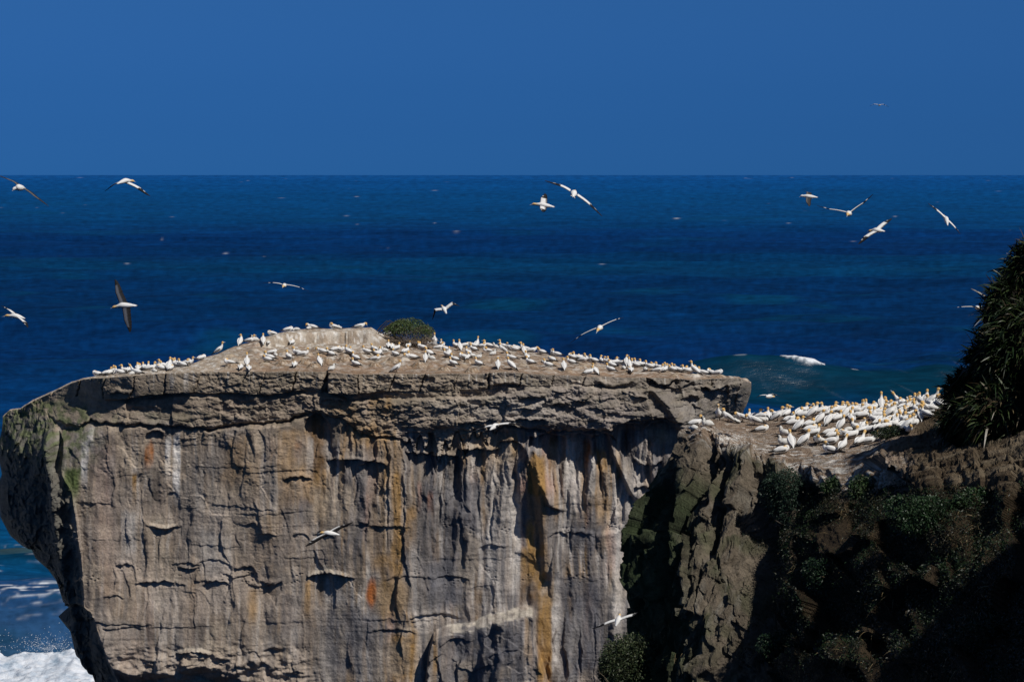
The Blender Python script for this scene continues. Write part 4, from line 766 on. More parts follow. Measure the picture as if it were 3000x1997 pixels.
def ground_bird(neck, tilt=0, lift=0, wing_spread=0, legs=True, seedc=0):
    """neck: keys from the chest to the bill tip (x, y, z, w, h, colour)"""
    body = [((-.50, 0, .085), .010, .004, BK), ((-.42, 0, .095), .028, .010, WH), ((-.33, 0, .11), .05, .035, WH), ((-.20, 0, .135), .096, .085, WH), ((-.05, 0, .15), .128, .118, WH), ((.09, 0, .165), .122, .122, WH), ((.17, 0, .195), .095, .095, WH)]
    ca, sa = math.cos(tilt), math.sin(tilt)
    def rot(p): x, y, z = p; z -= .13; return (x * ca - z * sa, y, x * sa + z * ca + .13 + lift)
    keys = [(rot(p), w, h, c) for p, w, h, c in body]; o = rot((.17, 0, .195))
    keys += [((o[0] + x, y, o[2] + z), w, h, c) for (x, y, z, w, h, c) in neck]
    parts = [loft(smooth_path(keys), 12)]
    for sg in (1, -1):
        sp_ = wing_spread
        wk = [((.15, .075, .20), .018, .045, WH), ((.06, .120 + sp_, .195), .024, .078, WH), ((-.08, .122 + sp_, .175), .022, .080, WH), ((-.22, .078 + sp_, .150), .018, .060, WH), ((-.34, .045 + sp_ * .6, .130), .013, .036, BK), ((-.46, .022, .112), .010, .020, BK), ((-.56, .012, .095), .004, .006, BK)]
        wk = [(rot((p[0], p[1] * sg, p[2])), w, h, c) for p, w, h, c in wk]
        def cf(V, C_, an):
            C_ = C_.copy(); low = np.sin(an)[None, :, None] < -.12; xs = np.linspace(0, 1, V.shape[0])[:, None, None]; C_ = np.where(low & (xs > .16), np.array(BK), C_); return C_
        parts.append(loft(smooth_path(wk), 10, colf=cf))
    if lift > .03 or legs:
        for sg in (1, -1):
            parts.append(loft([((-.02, .05 * sg, .10 + lift), .016, .016, BK), ((.0, .05 * sg, .03), .010, .010, BK), ((.0, .05 * sg, .0), .011, .011, BK)], 5, side=(0, 1, 0)))
            parts.append(loft([((-.02, .05 * sg, .006), .012, .007, BK), ((.04, .05 * sg, .006), .026, .006, BK), ((.08, .052 * sg, .005), .030, .004, BK)], 6))
    return parts
def head(x, y, z, dx, dy, dz):
    """head ball, face and bill from the head centre, pointing along d"""
    d = np.array([dx, dy, dz], float); d /= np.linalg.norm(d); h = np.array([x, y, z]); f = lambda k: tuple(h + d * k)
    return [(*f(-.02), .043, .045, YE), (*f(.025), .041, .043, YE), (*f(.055), .027, .028, YP), (*f(.068), .019, .020, BK), (*f(.078), .017, .017, BL), (*f(.12), .011, .012, BL), (*f(.165), .004, .004, BL)]
def hk(l_): return [(x * .9, y, z * .80, w * 1.3, h * 1.3, c) for x, y, z, w, h, c in l_]
NK = {
 'sit': [(.035, 0, .05, .060, .062, WH), (.05, 0, .12, .042, .044, WH), (.05, 0, .19, .037, .039, YP), (.055, 0, .225, .040, .042, YE)] + head(.085, 0, .25, 1, 0, -.12),
 'turn': [(.03, 0, .05, .060, .062, WH), (.04, .005, .12, .042, .044, WH), (.035, .01, .18, .038, .039, YP), (.04, .02, .215, .040, .042, YE)] + head(.055, .04, .235, .45, .85, -.1),
 'back': [(.03, 0, .05, .060, .062, WH), (.035, 0, .12, .042, .044, WH), (.03, 0, .18, .038, .039, YP), (.015, 0, .21, .042, .042, YE)] + head(-.015, .012, .225, -.8, .35, -.25),
 'long': [(.04, 0, .07, .054, .056, WH), (.06, 0, .16, .038, .040, WH), (.07, 0, .25, .034, .036, YP), (.08, 0, .30, .038, .040, YE)] + head(.105, 0, .335, 1, 0, .1),
 'stretch': [(.05, 0, .07, .054, .056, WH), (.10, 0, .15, .038, .040, WH), (.155, 0, .235, .034, .036, YP), (.185, 0, .28, .038, .040, YE)] + head(.215, 0, .315, .62, 0, .75),
 'down': [(.05, 0, .04, .058, .060, WH), (.09, 0, .09, .042, .044, WH), (.13, 0, .115, .038, .040, YP), (.165, 0, .105, .042, .043, YE)] + head(.19, 0, .075, .35, .1, -.9),
 'preen': [(.02, 0, .05, .060, .062, WH), (.02, .02, .11, .044, .046, WH), (-.015, .05, .145, .040, .042, YP), (-.06, .075, .135, .042, .044, YE)] + head(-.09, .09, .105, -.6, .15, -.75),
 'tuck': [(.005, 0, .045, .062, .062, WH), (-.02, .02, .075, .046, .046, WH), (-.075, .04, .072, .040, .036, YP), (-.12, .04, .06, .036, .030, YE), (-.17, .04, .048, .022, .018, YP), (-.20, .04, .04, .006, .006, WH)]}
MESH = {}
for k_, nk in NK.items():
    nk = hk(nk)
    MESH[k_] = bird_mesh('gannet_' + k_, ground_bird(nk, tilt=.06, lift=0, legs=False)); MESH['stand_' + k_] = bird_mesh('gannet_standing_' + k_, ground_bird(nk, tilt=.50 if k_ in ('sit', 'long', 'turn', 'back') else .22, lift=.10))
def chick_mesh(seed, big=1.0):
    rs = np.random.RandomState(seed); D1, D2 = (.62, .61, .58), (.50, .49, .47)
    keys = [((-.20, 0, .05), .015, .012, D2), ((-.15, 0, .075), .07, .05, D1), ((-.05, 0, .10), .11, .095, D1), ((.06, 0, .11), .105, .10, D1), ((.12, .0, .15), .07, .075, D1), ((.13, 0, .21), .048, .05, D1), ((.15, 0, .255), .047, .046, D1), ((.185, 0, .262), .032, .030, BK), ((.22, 0, .255), .013, .012, BK), ((.27, 0, .248), .003, .003, BK)]
    V, Fs, C_ = loft(smooth_path(keys), 12); V = V * big; V = V + .010 * rs.randn(*V.shape); return bird_mesh('gannet_chick', [(V, Fs, C_)])
CH = [chick_mesh(1), chick_mesh(2, 1.15)]
CHL = []
for sd in (1, 2):
    rs = np.random.RandomState(sd + 8); keys = [((-.19, 0, .04), .02, .015, (.5, .49, .47)), ((-.12, 0, .08), .085, .06, (.62, .61, .58)), ((.0, 0, .095), .11, .085, (.62, .61, .58)), ((.11, 0, .08), .08, .06, (.62, .61, .58)), ((.18, .03, .06), .045, .042, (.6, .59, .57)), ((.215, .05, .045), .02, .02, BK), ((.25, .06, .03), .004, .004, BK)]
    V, Fs, C_ = loft(smooth_path(keys), 12); CHL.append(bird_mesh('gannet_chick_lying', [(V + .009 * rs.randn(*V.shape), Fs, C_)]))
# surfaces to stand on
nr_, nc_ = V_top.shape[:2]
bv_stack = BVHTree.FromPolygons([tuple(q) for q in V_top.reshape(-1, 3)], [tuple(f) for f in grid_faces(nr_, nc_).tolist()])
def ground_at(bvh, px, py):
    for k_ in range(0, 60, 2):
        h = hit_surface(bvh, px, py + k_)
        if h[0] is not None and abs(h[1].z) > .12 and h[0].y < 126: return h[0], h[1]
    return None, None
S_, T_, N_, ST, LG, DN, PR, TK, SS, SL, SN, C1, C2 = 'sit', 'turn', 'back', 'stretch', 'long', 'down', 'preen', 'tuck', 'stand_sit', 'stand_long', 'stand_stretch', 'chick', 'chicklow'
FLOCK = [
 ('stack', 240, 880, .2551, [(175, 870, TK, 170), (290, 855, S_, 20), (330, 850, T_, 60), (365, 840, S_, 90), (430, 848, S_, 160), (505, 822, S_, 180), (545, 810, TK, 90), (620, 845, ST, 150), (580, 852, C2, 0), (640, 775, S_, 100), (660, 800, PR, 150), (715, 800, S_, 140), (690, 757, TK, 0), (755, 757, S_, 90), (790, 800, S_, 20),
   (830, 820, C2, 0), (870, 745, N_, 10), (925, 740, S_, 150), (900, 800, TK, 160), (950, 792, C2, 0), (1000, 790, SS, 90), (1020, 802, TK, 90), (1045, 760, S_, 100), (1090, 765, S_, 160), (1110, 732, T_, 170), (1150, 760, S_, 160), (1200, 722, PR, 0), (1230, 737, S_, 0)]),
 ('stack', 560, 940, .2971, [(275, 320, SL, 0), (485, 240, 'stand_turn', 75), (580, 185, S_, 0), (627, 192, C1, 0), (710, 225, SS, 90), (760, 225, C2, 0), (795, 130, TK, 200), (960, 105, TK, 20), (1037, 94, C2, 0), (1195, 74, DN, 180), (1160, 76, C2, 0), (1405, 70, PR, 180), (1452, 70, C2, 0), (1665, 70, DN, 0), (1945, 135, S_, 30), (995, 235, TK, 90), (105, 385, TK, 30),
   (375, 430, PR, 200), (550, 440, 'stand_long', 92), (487, 480, TK, 90), (567, 492, TK, 85), (745, 400, PR, 150), (800, 330, TK, 10), (832, 345, C2, 0), (770, 380, S_, 150), (960, 370, S_, 140), (1050, 335, S_, 150), (1105, 345, S_, 20), (1020, 455, TK, 90), (1265, 435, SS, 110), (1290, 320, DN, 160), (1370, 345, S_, 130), (1385, 487, C1, 60), (1430, 300, TK, 40), (1470, 306, TK, 10),
   (1550, 320, S_, 100), (1580, 332, S_, 120), (1620, 385, S_, 130), (1620, 445, S_, 140), (1730, 320, S_, 140), (1805, 295, T_, 130), (1860, 330, S_, 100), (1905, 302, C1, 200), (1945, 265, S_, 90), (1980, 272, TK, 90), (1825, 342, PR, 150), (1820, 392, PR, 0), (2025, 290, S_, 40), (2010, 345, N_, 140), (2115, 320, S_, 40), (2165, 375, DN, 200), (2030, 200, S_, 130), (2085, 222, TK, 130),
   (2145, 265, T_, 60), (2250, 250, S_, 0), (2280, 282, S_, 150), (2310, 400, SS, 90), (2340, 330, S_, 140), (2025, 505, SS, 15)]),
 ('stack', 1200, 960, .2122, [(40, 430, S_, 200), (170, 300, S_, 150), (200, 250, TK, 0), (345, 230, SL, 100), (310, 250, PR, 180), (400, 300, S_, 30), (450, 255, N_, 120), (490, 320, TK, 150), (270, 380, S_, 140), (300, 440, C1, 180), (520, 400, S_, 150), (545, 370, S_, 100), (620, 460, S_, 140), (600, 520, S_, 140), (630, 250, S_, 120), (695, 310, SS, 100), (770, 250, TK, 20), (870, 262, TK, 170),
   (930, 270, 'stand_long', 70), (1000, 267, PR, 0), (810, 370, S_, 100), (745, 430, PR, 180), (800, 440, N_, 80), (860, 400, C2, 0), (880, 320, S_, 140), (950, 520, S_, 140), (950, 422, C1, 20), (1070, 345, PR, 200), (1150, 377, C1, 0), (1090, 265, S_, 175), (1190, 242, C1, 150), (1300, 262, LG, 175), (1290, 350, SS, 160), (1380, 300, N_, 160), (1470, 287, TK, 150), (1440, 322, TK, 160), (1400, 440, S_, 145),
   (1220, 560, SS, 95), (1400, 570, SS, 140), (1580, 370, SS, 90), (1600, 282, LG, 175), (1690, 302, DN, 10), (1620, 430, S_, 120), (1660, 500, S_, 140), (1820, 362, PR, 150), (2030, 382, S_, 165), (1975, 372, C1, 0), (1960, 467, TK, 150), (1910, 540, S_, 160), (1850, 482, C2, 0), (2130, 580, SS, 95), (2240, 432, PR, 140), (2320, 412, S_, 150), (2230, 500, S_, 150)]),
 ('stack', 1640, 960, .2551, [(235, 365, TK, 120), (270, 390, PR, 0), (320, 350, S_, 150), (390, 400, S_, 145), (335, 535, S_, 30), (405, 535, SS, 120), (485, 405, T_, 120), (545, 390, N_, 150), (570, 410, S_, 120), (615, 385, S_, 20), (600, 450, S_, 140), (580, 500, S_, 150), (665, 415, PR, 100), (715, 420, TK, 0), (765, 400, 'stand_turn', 90), (800, 465, SS, 100), (815, 510, TK, 90), (822, 392, S_, 90),
   (870, 450, S_, 140), (735, 472, C2, 0), (905, 417, S_, 150), (960, 432, S_, 150), (980, 487, C2, 0), (1030, 465, S_, 160), (1080, 432, PR, 160), (1150, 440, S_, 160), (1130, 510, S_, 0), (1210, 500, T_, 60), (1255, 417, S_, 180), (1290, 500, PR, 140), (1330, 450, S_, 140), (1350, 487, N_, 150), (1425, 500, PR, 20), (1458, 500, S_, 180), (1480, 452, TK, 0), (1500, 480, S_, 10), (1550, 527, SL, 155), (1645, 528, S_, 185),
   (1740, 532, PR, 160), (1815, 528, TK, 10)]),
 ('head', 2000, 1100, .1698, [(220, 868, S_, 10), (195, 935, C2, 0), (430, 872, C1, 170), (620, 757, SL, 265), (780, 800, SS, 175), (900, 817, C2, 0), (1030, 802, 'stand_down', 180), (1240, 862, 'stand_down', 165), (1150, 722, S_, 90), (1250, 752, S_, 10), (1380, 747, TK, 10), (1480, 732, S_, 90), (1340, 782, C2, 0), (1420, 777, C2, 0), (1585, 692, PR, 180), (1700, 692, LG, 0), (1640, 787, SS, 10), (1800, 702, T_, 40),
   (1850, 802, N_, 30), (1920, 862, PR, 20), (2010, 955, SS, 10), (1380, 977, TK, 10), (2010, 692, PR, 60), (2110, 722, S_, 20), (2060, 652, S_, 20), (2190, 642, N_, 0), (2250, 722, SS, 30), (2200, 882, PR, 30), (2220, 972, TK, 20), (2270, 1032, S_, 20), (1760, 1025, C1, 150), (1870, 1235, SS, 92), (1750, 1190, C1, 200), (2100, 1205, SS, 8), (2320, 1205, 'stand_down', 268), (1720, 1342, TK, 10)]),
 ('head', 2400, 1120, .1613, [(60, 562, TK, 30), (140, 542, S_, 170), (215, 502, S_, 20), (280, 562, PR, 20), (20, 752, 'stand_turn', 30), (170, 775, 'stand_turn', 60), (252, 692, TK, 20), (390, 482, PR, 20), (420, 542, S_, 30), (480, 645, 'stand_turn', 40), (560, 522, PR, 60), (620, 542, N_, 30), (690, 562, S_, 0), (745, 562, C2, 0), (782, 522, TK, 20), (820, 452, S_, 90), (880, 462, S_, 90), (960, 562, 'stand_tuck', 10),
   (590, 722, S_, 90), (400, 862, SS, 40), (660, 862, S_, 120), (530, 884, C2, 0), (800, 832, N_, 60), (700, 602, C2, 0), (825, 645, S_, 20), (1060, 442, PR, 0), (1130, 472, SL, 90), (1010, 645, S_, 100), (1090, 652, S_, 20), (1000, 722, S_, 120), (1150, 562, TK, 20), (1270, 432, PR, 180), (1300, 442, S_, 170), (1485, 442, SN, 160), (1540, 442, TK, 160), (1450, 432, S_, 100), (1640, 402, C1, 0), (1790, 362, DN, 160),
   (1850, 352, S_, 100), (1400, 492, C2, 0), (1290, 645, SS, 20), (1380, 602, C1, 0), (1480, 622, T_, 40), (1350, 522, DN, 180), (1620, 502, S_, 250), (1650, 662, T_, 200), (1740, 432, C1, 0), (1820, 502, PR, 10), (1860, 472, S_, 20), (1850, 685, SS, 95), (1780, 562, S_, 100), (1940, 392, SS, 60), (2000, 402, TK, 60), (2070, 402, SL, 0), (2030, 442, S_, 120), (2150, 422, S_, 60), (2180, 432, N_, 90), (2040, 522, DN, 180),
   (1980, 562, S_, 160), (1900, 562, S_, 100), (1990, 622, C2, 0), (1720, 742, C1, 0), (1620, 862, SS, 15), (1700, 802, TK, 20), (1400, 782, S_, 60), (1340, 822, DN, 200), (1210, 862, PR, 30), (1240, 762, TK, 20), (800, 922, T_, 20), (740, 1125, ST, 50), (900, 1112, ST, 15), (962, 902, TK, 10), (1110, 962, C2, 0), (430, 1245, SN, 45), (200, 1285, N_, 160), (230, 1122, S_, 20), (470, 982, TK, 170), (200, 962, TK, 20),
   (250, 1012, PR, 20), (20, 1092, C1, 200), (1620, 905, DN, 270), (1500, 882, S_, 20), (1560, 742, S_, 130), (1420, 700, N_, 40), (1100, 782, S_, 30), (330, 700, S_, 40), (1180, 1010, S_, 20), (600, 1010, S_, 30), (1060, 880, S_, 50),
   (1560, 500, S_, 20), (1700, 500, S_, 100), (1740, 620, S_, 30), (1560, 560, TK, 20), (1920, 470, S_, 20), (1820, 620, T_, 30), (1700, 400, S_, 30), (1740, 350, S_, 90), (1390, 430, S_, 20), (1220, 520, S_, 30), (1220, 600, S_, 20), (1080, 590, TK, 30), (900, 520, S_, 20), (900, 600, PR, 40), (740, 640, TK, 20), (1480, 740, S_, 20), (1660, 720, S_, 20), (1320, 720, TK, 30),
   (1560, 820, S_, 30), (1120, 720, S_, 40), (1940, 620, S_, 120), (2100, 480, S_, 60), (720, 470, S_, 20), (620, 470, PR, 20), (330, 460, S_, 30), (130, 620, S_, 20), (560, 640, S_, 60)])]
POSE = {S_: 'head-up sitting gannet', T_: 'sitting gannet looking sideways', N_: 'sitting gannet looking backward', LG: 'long-necked sitting gannet', ST: 'low gannet with raised bill', DN: 'sitting gannet with bill down', PR: 'preening sitting gannet', TK: 'sleeping gannet with tucked head',
        C1: 'fluffy upright chick', C2: 'fluffy crouching chick'}
def pose_text(p):
    if p.startswith('stand_'):
        return {'sit': 'standing head-up gannet', 'long': 'tall long-necked standing gannet', 'stretch': 'standing gannet with bill skyward', 'down': 'standing gannet with lowered head', 'turn': 'standing gannet looking sideways', 'tuck': 'standing gannet with tucked head', 'preen': 'standing preening gannet', 'back': 'standing gannet looking back'}[p[6:]]
    return POSE[p]
def zone(sf, px, py):
    if sf == 'stack':
        if px < 410: return 'on the outer end of the low left ledge'
        if px < 600: return 'on the inner end of the low left ledge'
        if py < 1005 and px < 1110: return 'on the crown of the stack left of the bush'
        if px < 780: return 'on the pale slope at the left of the stack'
        if px < 1050: return 'on the flat top below the crown' if py < 1050 else 'near the rim below the crown'
        if px < 1270: return 'close in front of the bush' if py < 1045 else 'near the rim in front of the bush'
        if px < 1480: return 'along the skyline right of the bush' if py < 1035 else 'near the rim right of the bush'
        if px < 1700: return 'on the descending top right of centre' if py < 1065 else 'near the rim right of centre'
        if px < 1860: return 'in the packed row toward the right of the stack'
        return 'by the right tip of the stack'
    if px < 2200: return 'at the left end of the near colony'
    if px < 2400: return 'in the left part of the near colony' if py < 1262 else 'on the sloping front left of the near colony'
    if px < 2560: return 'in the back of the near colony centre' if py < 1215 else ('in the middle of the near colony' if py < 1265 else 'at the front edge of the near colony')
    if px < 2660: return 'on the right-hand skyline of the near colony' if py < 1200 else ('deep in the crowd of the near colony' if py < 1245 else 'at the front right of the near colony')
    return 'against the flax at the right of the near colony' if py < 1205 else 'beside the brown bank below the flax'
ORD = ['leftmost', 'second from left', 'third from left', 'fourth from left', 'fifth from left', 'sixth from left', 'seventh from left', 'eighth from left', 'ninth from left', 'tenth from left', 'eleventh from left', 'twelfth from left', 'thirteenth from left', 'fourteenth from left', 'fifteenth from left', 'sixteenth from left', 'seventeenth from left', 'eighteenth from left', 'nineteenth from left', 'twentieth from left']
rs = np.random.RandomState(404); placed = []
for sf, ox, oy, sc, lst in FLOCK:
    for x, y, p_, hd in lst:
        px, py = ox + x * sc, oy + y * sc; g, nrm = ground_at(bv_stack if sf == 'stack' else bv_head, px, py)
        if g is None: continue
        placed.append([sf, px, py, p_, hd, g])
zz_ = {}
for r in placed: zz_.setdefault((zone(r[0], r[1], r[2]), pose_text(r[3])), []).append(r)
for (zt_, pt_), rows in zz_.items():
    rows.sort(key=lambda r: r[1])
    for i, r in enumerate(rows):
        r.append(pt_ + ' ' + zt_ if len(rows) == 1 else '%s, %s %s' % (pt_, ORD[min(i, 19)], zt_))
for sf, px, py, p_, hd, g, lb in placed:
    chick = p_ in (C1, C2); me = (CH if p_ == C1 else CHL)[rs.randint(2)] if chick else MESH[p_]
    o = bpy.data.objects.new('gannet_chick' if chick else 'gannet', me); COL.objects.link(o)
    s = (.94 + .10 * rs.rand()) * (1.05 if sf == 'stack' else 1.03) * (1.0 if not chick else 1.1)
    if chick and hd == 0: hd = rs.rand() * 360
    o.scale = (s * (1 + .04 * rs.randn()), s * (-1 if rs.rand() < .5 and not chick else 1), s); o.location = g + Vector((0, 0, -.012)); o.rotation_euler = (0, 0, math.radians(hd + 9 * rs.randn()))
    ws = lb.split(); tag(o, ' '.join(ws[:16]), 'chick' if chick else 'gannet', ('gannet chicks ' if chick else 'gannets ') + ('on the rock stack' if sf == 'stack' else 'in the near colony'))
print('BIRDS', len(placed))
# ------------------------------------------------------------------ nest mounds
NM = [('pale nest mound below the birds at the left of the crown', 560 + 900 * .2971, 940 + 425 * .2971), ('rust-stained nest mound under the crown of the stack', 560 + 1120 * .2971, 940 + 418 * .2971), ('pale nest mound beside the standing gannet below the crown', 560 + 1215 * .2971, 940 + 452 * .2971), ('rounded nest mound in the middle of the flat top', 560 + 1335 * .2971, 940 + 400 * .2971),
      ('whitened nest mound below the crowded birds at centre', 560 + 1510 * .2971, 940 + 390 * .2971), ('brown nest mound under the preening gannet near the bush', 560 + 1810 * .2971, 940 + 445 * .2971), ('nest mound in front of the bush', 560 + 1995 * .2971, 940 + 392 * .2971), ('grey nest mound near the rim below the bush', 1200 + 130 * .2122, 960 + 520 * .2122),
      ('low pale nest mound on the rim right of the bush', 1200 + 480 * .2122, 960 + 590 * .2122), ('broad white-topped nest mound on the rim', 1200 + 865 * .2122, 960 + 600 * .2122), ('small nest mound among birds right of the bush', 1200 + 820 * .2122, 960 + 490 * .2122), ('nest mound near the left rim beside two resting gannets', 560 + 395 * .2971, 940 + 455 * .2971)]
for i, (lb, px, py) in enumerate(NM):
    g, nrm = ground_at(bv_stack, px, py)
    if g is None: continue
    th = np.linspace(0, 2 * math.pi, 33)[:-1]; rr = np.array([0.02, .15, .3, .45, .62, .8, 1.0, 1.15]); zz = np.array([.15, .165, .20, .21, .17, .09, .0, -.10]); TH, RR = np.meshgrid(th, rr)
    X_ = np.cos(TH) * RR * .42; Y_ = np.sin(TH) * RR * .36; Z_ = zz[:, None] * (1 + .35 * fbm(TH * 1.3 + i, RR * 3, 3, i)) + .02 * fbm(X_ * 14, Y_ * 14 + i, 3, i + 3); X_ = X_ * (1 + .16 * fbm(np.cos(TH) * 2 + i, np.sin(TH) * 2, 2, i + 9))
    V = np.stack([X_, Y_, Z_], -1).reshape(-1, 3); idx = np.arange(len(V)).reshape(TH.shape); jx = np.roll(idx, -1, 1); Fq = np.stack([idx[:-1], idx[1:], jx[1:], jx[:-1]], -1).reshape(-1, 4)
    cc = over(np.ones((len(V), 3)) * cv3((.34, .245, .165)), ss(-.1, .35, fbm(V[:, 0] * 9, V[:, 1] * 9 + i, 3, i)) * .9, (.60, .52, .42)); cc = over(cc, .7 * ss(.1, .4, fbm(V[:, 0] * 5 + i, V[:, 1] * 5, 2, i + 5)), (.24, .13, .055))
    o = np_mesh('nest_mound', V, Fq, M_head, cc); o.location = g + Vector((0, 0, -.02)); tag(o, lb, 'nest', 'nest mounds on the rock stack')
# ------------------------------------------------------------------ gannets on the wing
def flyer(label, D, bill, hd, mid, tail, LW, RW, chord=.17, fan=0, dark=False, size=1.0, under=False):
    """key points are (photo px, photo py, metres behind D); wings are shoulder, wrist, tip on the leading edge"""
    def W(p): return np.array(P(p[0], p[1], D)) + np.array([0, p[2] if len(p) > 2 else 0, 0])
    c = W(mid); q = lambda p: W(p) - c
    b_, h_, t_ = q(bill), q(hd), q(tail); ax = t_ - h_; ax /= np.linalg.norm(ax)
    ls, rsd = q(LW[0]), q(RW[0]); span = rsd - ls; span /= np.linalg.norm(span) + 1e-9; side = span - (span @ ax) * ax
    if np.linalg.norm(side) < .2: side = np.cross(ax, [0, 0, 1.0])
    side /= np.linalg.norm(side); k = size; hc, hp_ = (WH, WH) if dark else (YE, YP)
    hh = h_; bd = b_ - h_; bl = np.linalg.norm(bd); bd = bd / (bl + 1e-9)
    keys = [(tuple(b_), .004 * k, .004 * k, BL), (tuple(b_ + (h_ - b_) * .45), .012 * k, .012 * k, BL), (tuple(h_ + bd * min(.06, bl * .5)), .024 * k, .024 * k, hp_), (tuple(h_), .043 * k, .045 * k, hc), (tuple(h_ * .75), .043 * k, .045 * k, hp_), (tuple(h_ * .45), .060 * k, .062 * k, WH),
            ((0, 0, 0), .090 * k, .086 * k, WH), (tuple(t_ * .4), .078 * k, .070 * k, WH), (tuple(t_ * .7), .045 * k, .038 * k, WH), (tuple(t_ * .86), .034 * k, .012 * k, WH), (tuple(t_), .014 * k, .005 * k, BK)]
    parts = [loft(smooth_path(keys), 12, side=tuple(side))]
    if fan:
        for i in range(-3, 4):
            d = ax + side * i * .22; d /= np.linalg.norm(d); st = t_ * .72; parts.append(loft([(st, .012, .006, WH), (st + d * .10, .016, .005, BK if i % 2 else WH), (st + d * .17, .006, .003, BK if i % 2 else WH)], 5, side=tuple(side)))
    for wing in (LW, RW):
        S, Wr, T = [q(p) for p in wing]; m = 22; V, C_ = [], []
        for i in range(m + 1):
            s = i / m
            if s < .46: t = s / .46; L = S + (Wr - S) * t + (np.array([0, 0, .012]) * math.sin(math.pi * t)); ch = chord * (1.05 - .12 * t)
            else: t = (s - .46) / .54; L = Wr + (T - Wr) * t; ch = chord * (.93 * (1 - t) ** .62 + .02)
            dr_ = ax * ch - (0 if s < .46 else 1) * 0; out = (T - S); out /= np.linalg.norm(out); d = ax + out * (0 if s < .4 else .45 * (s - .4)); d /= np.linalg.norm(d)
            nrm = np.cross(out, ax); nrm /= np.linalg.norm(nrm) + 1e-9; nrm *= 1 if nrm[2] > 0 else -1
            th = .016 * (1 - .75 * s) * k; prof = [(0, 0), (.12, 1.0), (.40, .8), (.62, .45), (1.0, 0), (.62, -.2), (.40, -.35), (.12, -.6)]
            jag = 1 + .05 * math.sin(i * 2.4)
            for u, hgt in prof:
                V.append(L + d * ch * u * jag + nrm * th * hgt * 1.4 - nrm * ch * u * u * .10)
                if dark: col = (.034, .032, .032) if (u > .2 or s > .6) else (.14, .135, .135)
                elif under == 2: col = WH if (u < .15 and s < .5) or (.60 < s < .68 and u < .15) else (.03, .028, .028)
                elif under: col = BK if (s > .74 or u > .5) else (.105, .11, .13)
                else:
                    edge = .64 if s < .42 else 0
                    col = WH if (s < .50 and u < max(edge, .36 if s < .5 else 0)) else BK
                    if .60 < s < .70 and u < .3: col = WH
                C_.append(col)
        n8 = 8; idx = np.arange((m + 1) * n8).reshape(m + 1, n8); jx = np.roll(idx, -1, 1); Fq = np.stack([idx[:-1], jx[:-1], jx[1:], idx[1:]], -1).reshape(-1, 4)
        parts.append((np.array(V), [tuple(map(int, f)) for f in Fq] + [tuple(map(int, idx[0])), tuple(map(int, idx[-1][::-1]))], np.array(C_, float)))
    me = bird_mesh('flying_gannet', parts); o = bpy.data.objects.new('flying_gannet', me); COL.objects.link(o); o.location = tuple(c)
    tag(o, label, 'gannet', 'gannets in flight'); return o
flyer('dark-winged gannet banking at the left edge just under the horizon', 53, (38, 560, -.1), (43, 553, -.05), (54, 549.5, 0), (68, 552, .28), [(51, 545, 0), (35, 531, .0), (-26, 507, .1)], [(68, 553, 0), (99, 575, 0), (140, 605, .1)], dark=True, chord=.14)
flyer('gannet with drooped wings gliding below the horizon at upper left', 74, (394, 534, .30), (385, 530, .22), (368, 529, 0), (346, 539, -.32), [(352, 533, 0), (336, 542, -.1), (310, 561, -.2)], [(377, 534, .1), (411, 551, .15), (438, 575, .2)])
flyer('white gannet flying left with bent wings at the left edge of the photo', 75, (6, 928, 0), (20, 924, 0), (45, 925, 0), (74, 933, .05), [(32, 918, .1), (13, 906, .3), (-8, 897, .5)], [(50, 928, -.1), (72, 940, -.35), (90, 957, -.5)], chord=.2)
flyer('large gannet wheeling on its side, pale underwings spread up and down', 66, (323, 904, 0), (334, 899, 0), (358, 894, 0), (403, 895, 0), [(348, 888, .05), (336, 858, .1), (332, 819, .2)], [(358, 900, -.05), (365, 938, -.1), (381, 973, -.1)], under=True, chord=.25)
flyer('gannet gliding head-on low above the crown of the stack', 80, (831, 841.5, -.46), (832, 837.5, -.34), (833, 836, 0), (834, 838, .45), [(827, 833, -.05), (801, 828, -.08), (769.5, 829, .05)], [(839, 834, -.05), (877, 841, -.08), (905, 853.5, .05)])
flyer('gannet seen from behind flapping beside the bush on the stack', 88, (1290, 895, .42), (1294, 897.5, .32), (1300, 904, 0), (1309, 918, -.25), [(1296, 902, .05), (1272, 904.6, .1), (1266, 937, .1)], [(1303, 900, .05), (1324, 885, .1), (1347, 897, .1)], chord=.22)
flyer('white gannet flying left with wings beating, left of the soaring one', 73, (1551, 601, 0), (1564, 597.5, 0), (1588, 600, 0), (1626, 606.5, 0), [(1582, 594, .05), (1584.5, 579, .15), (1596, 567, .2)], [(1581, 603, -.05), (1581, 611, -.15), (1588, 620, -.2)], chord=.25)
flyer('gannet soaring away with fanned tail and very long dark-tipped wings', 55, (1687, 558, .42), (1685, 561, .32), (1681, 566, 0), (1678, 576, -.3), [(1672, 557, .05), (1642, 541, .05), (1596, 529, .1)], [(1692, 569, .05), (1731, 598, .05), (1765, 634, .1)], fan=1, chord=.16)
flyer('dark-winged white-headed seabird flapping at the far right', 90, (2341, 578, 0), (2349, 573.5, 0), (2366, 575, 0), (2397, 578, 0), [(2362, 571, .08), (2366, 563, .3), (2358, 560.5, .55)], [(2360, 579, -.08), (2358, 590, -.25), (2366, 604, -.35)], dark=True, chord=.24)
flyer('gannet gliding toward the camera with wings in a wide V', 62, (2473.5, 634.5, -.46), (2477, 627.5, -.36), (2486, 625.5, 0), (2501, 629, .5), [(2479, 622, -.05), (2431, 613, 0), (2394.7, 603, .1)], [(2490, 621.5, -.05), (2528, 595, 0), (2560, 568.5, .1)])
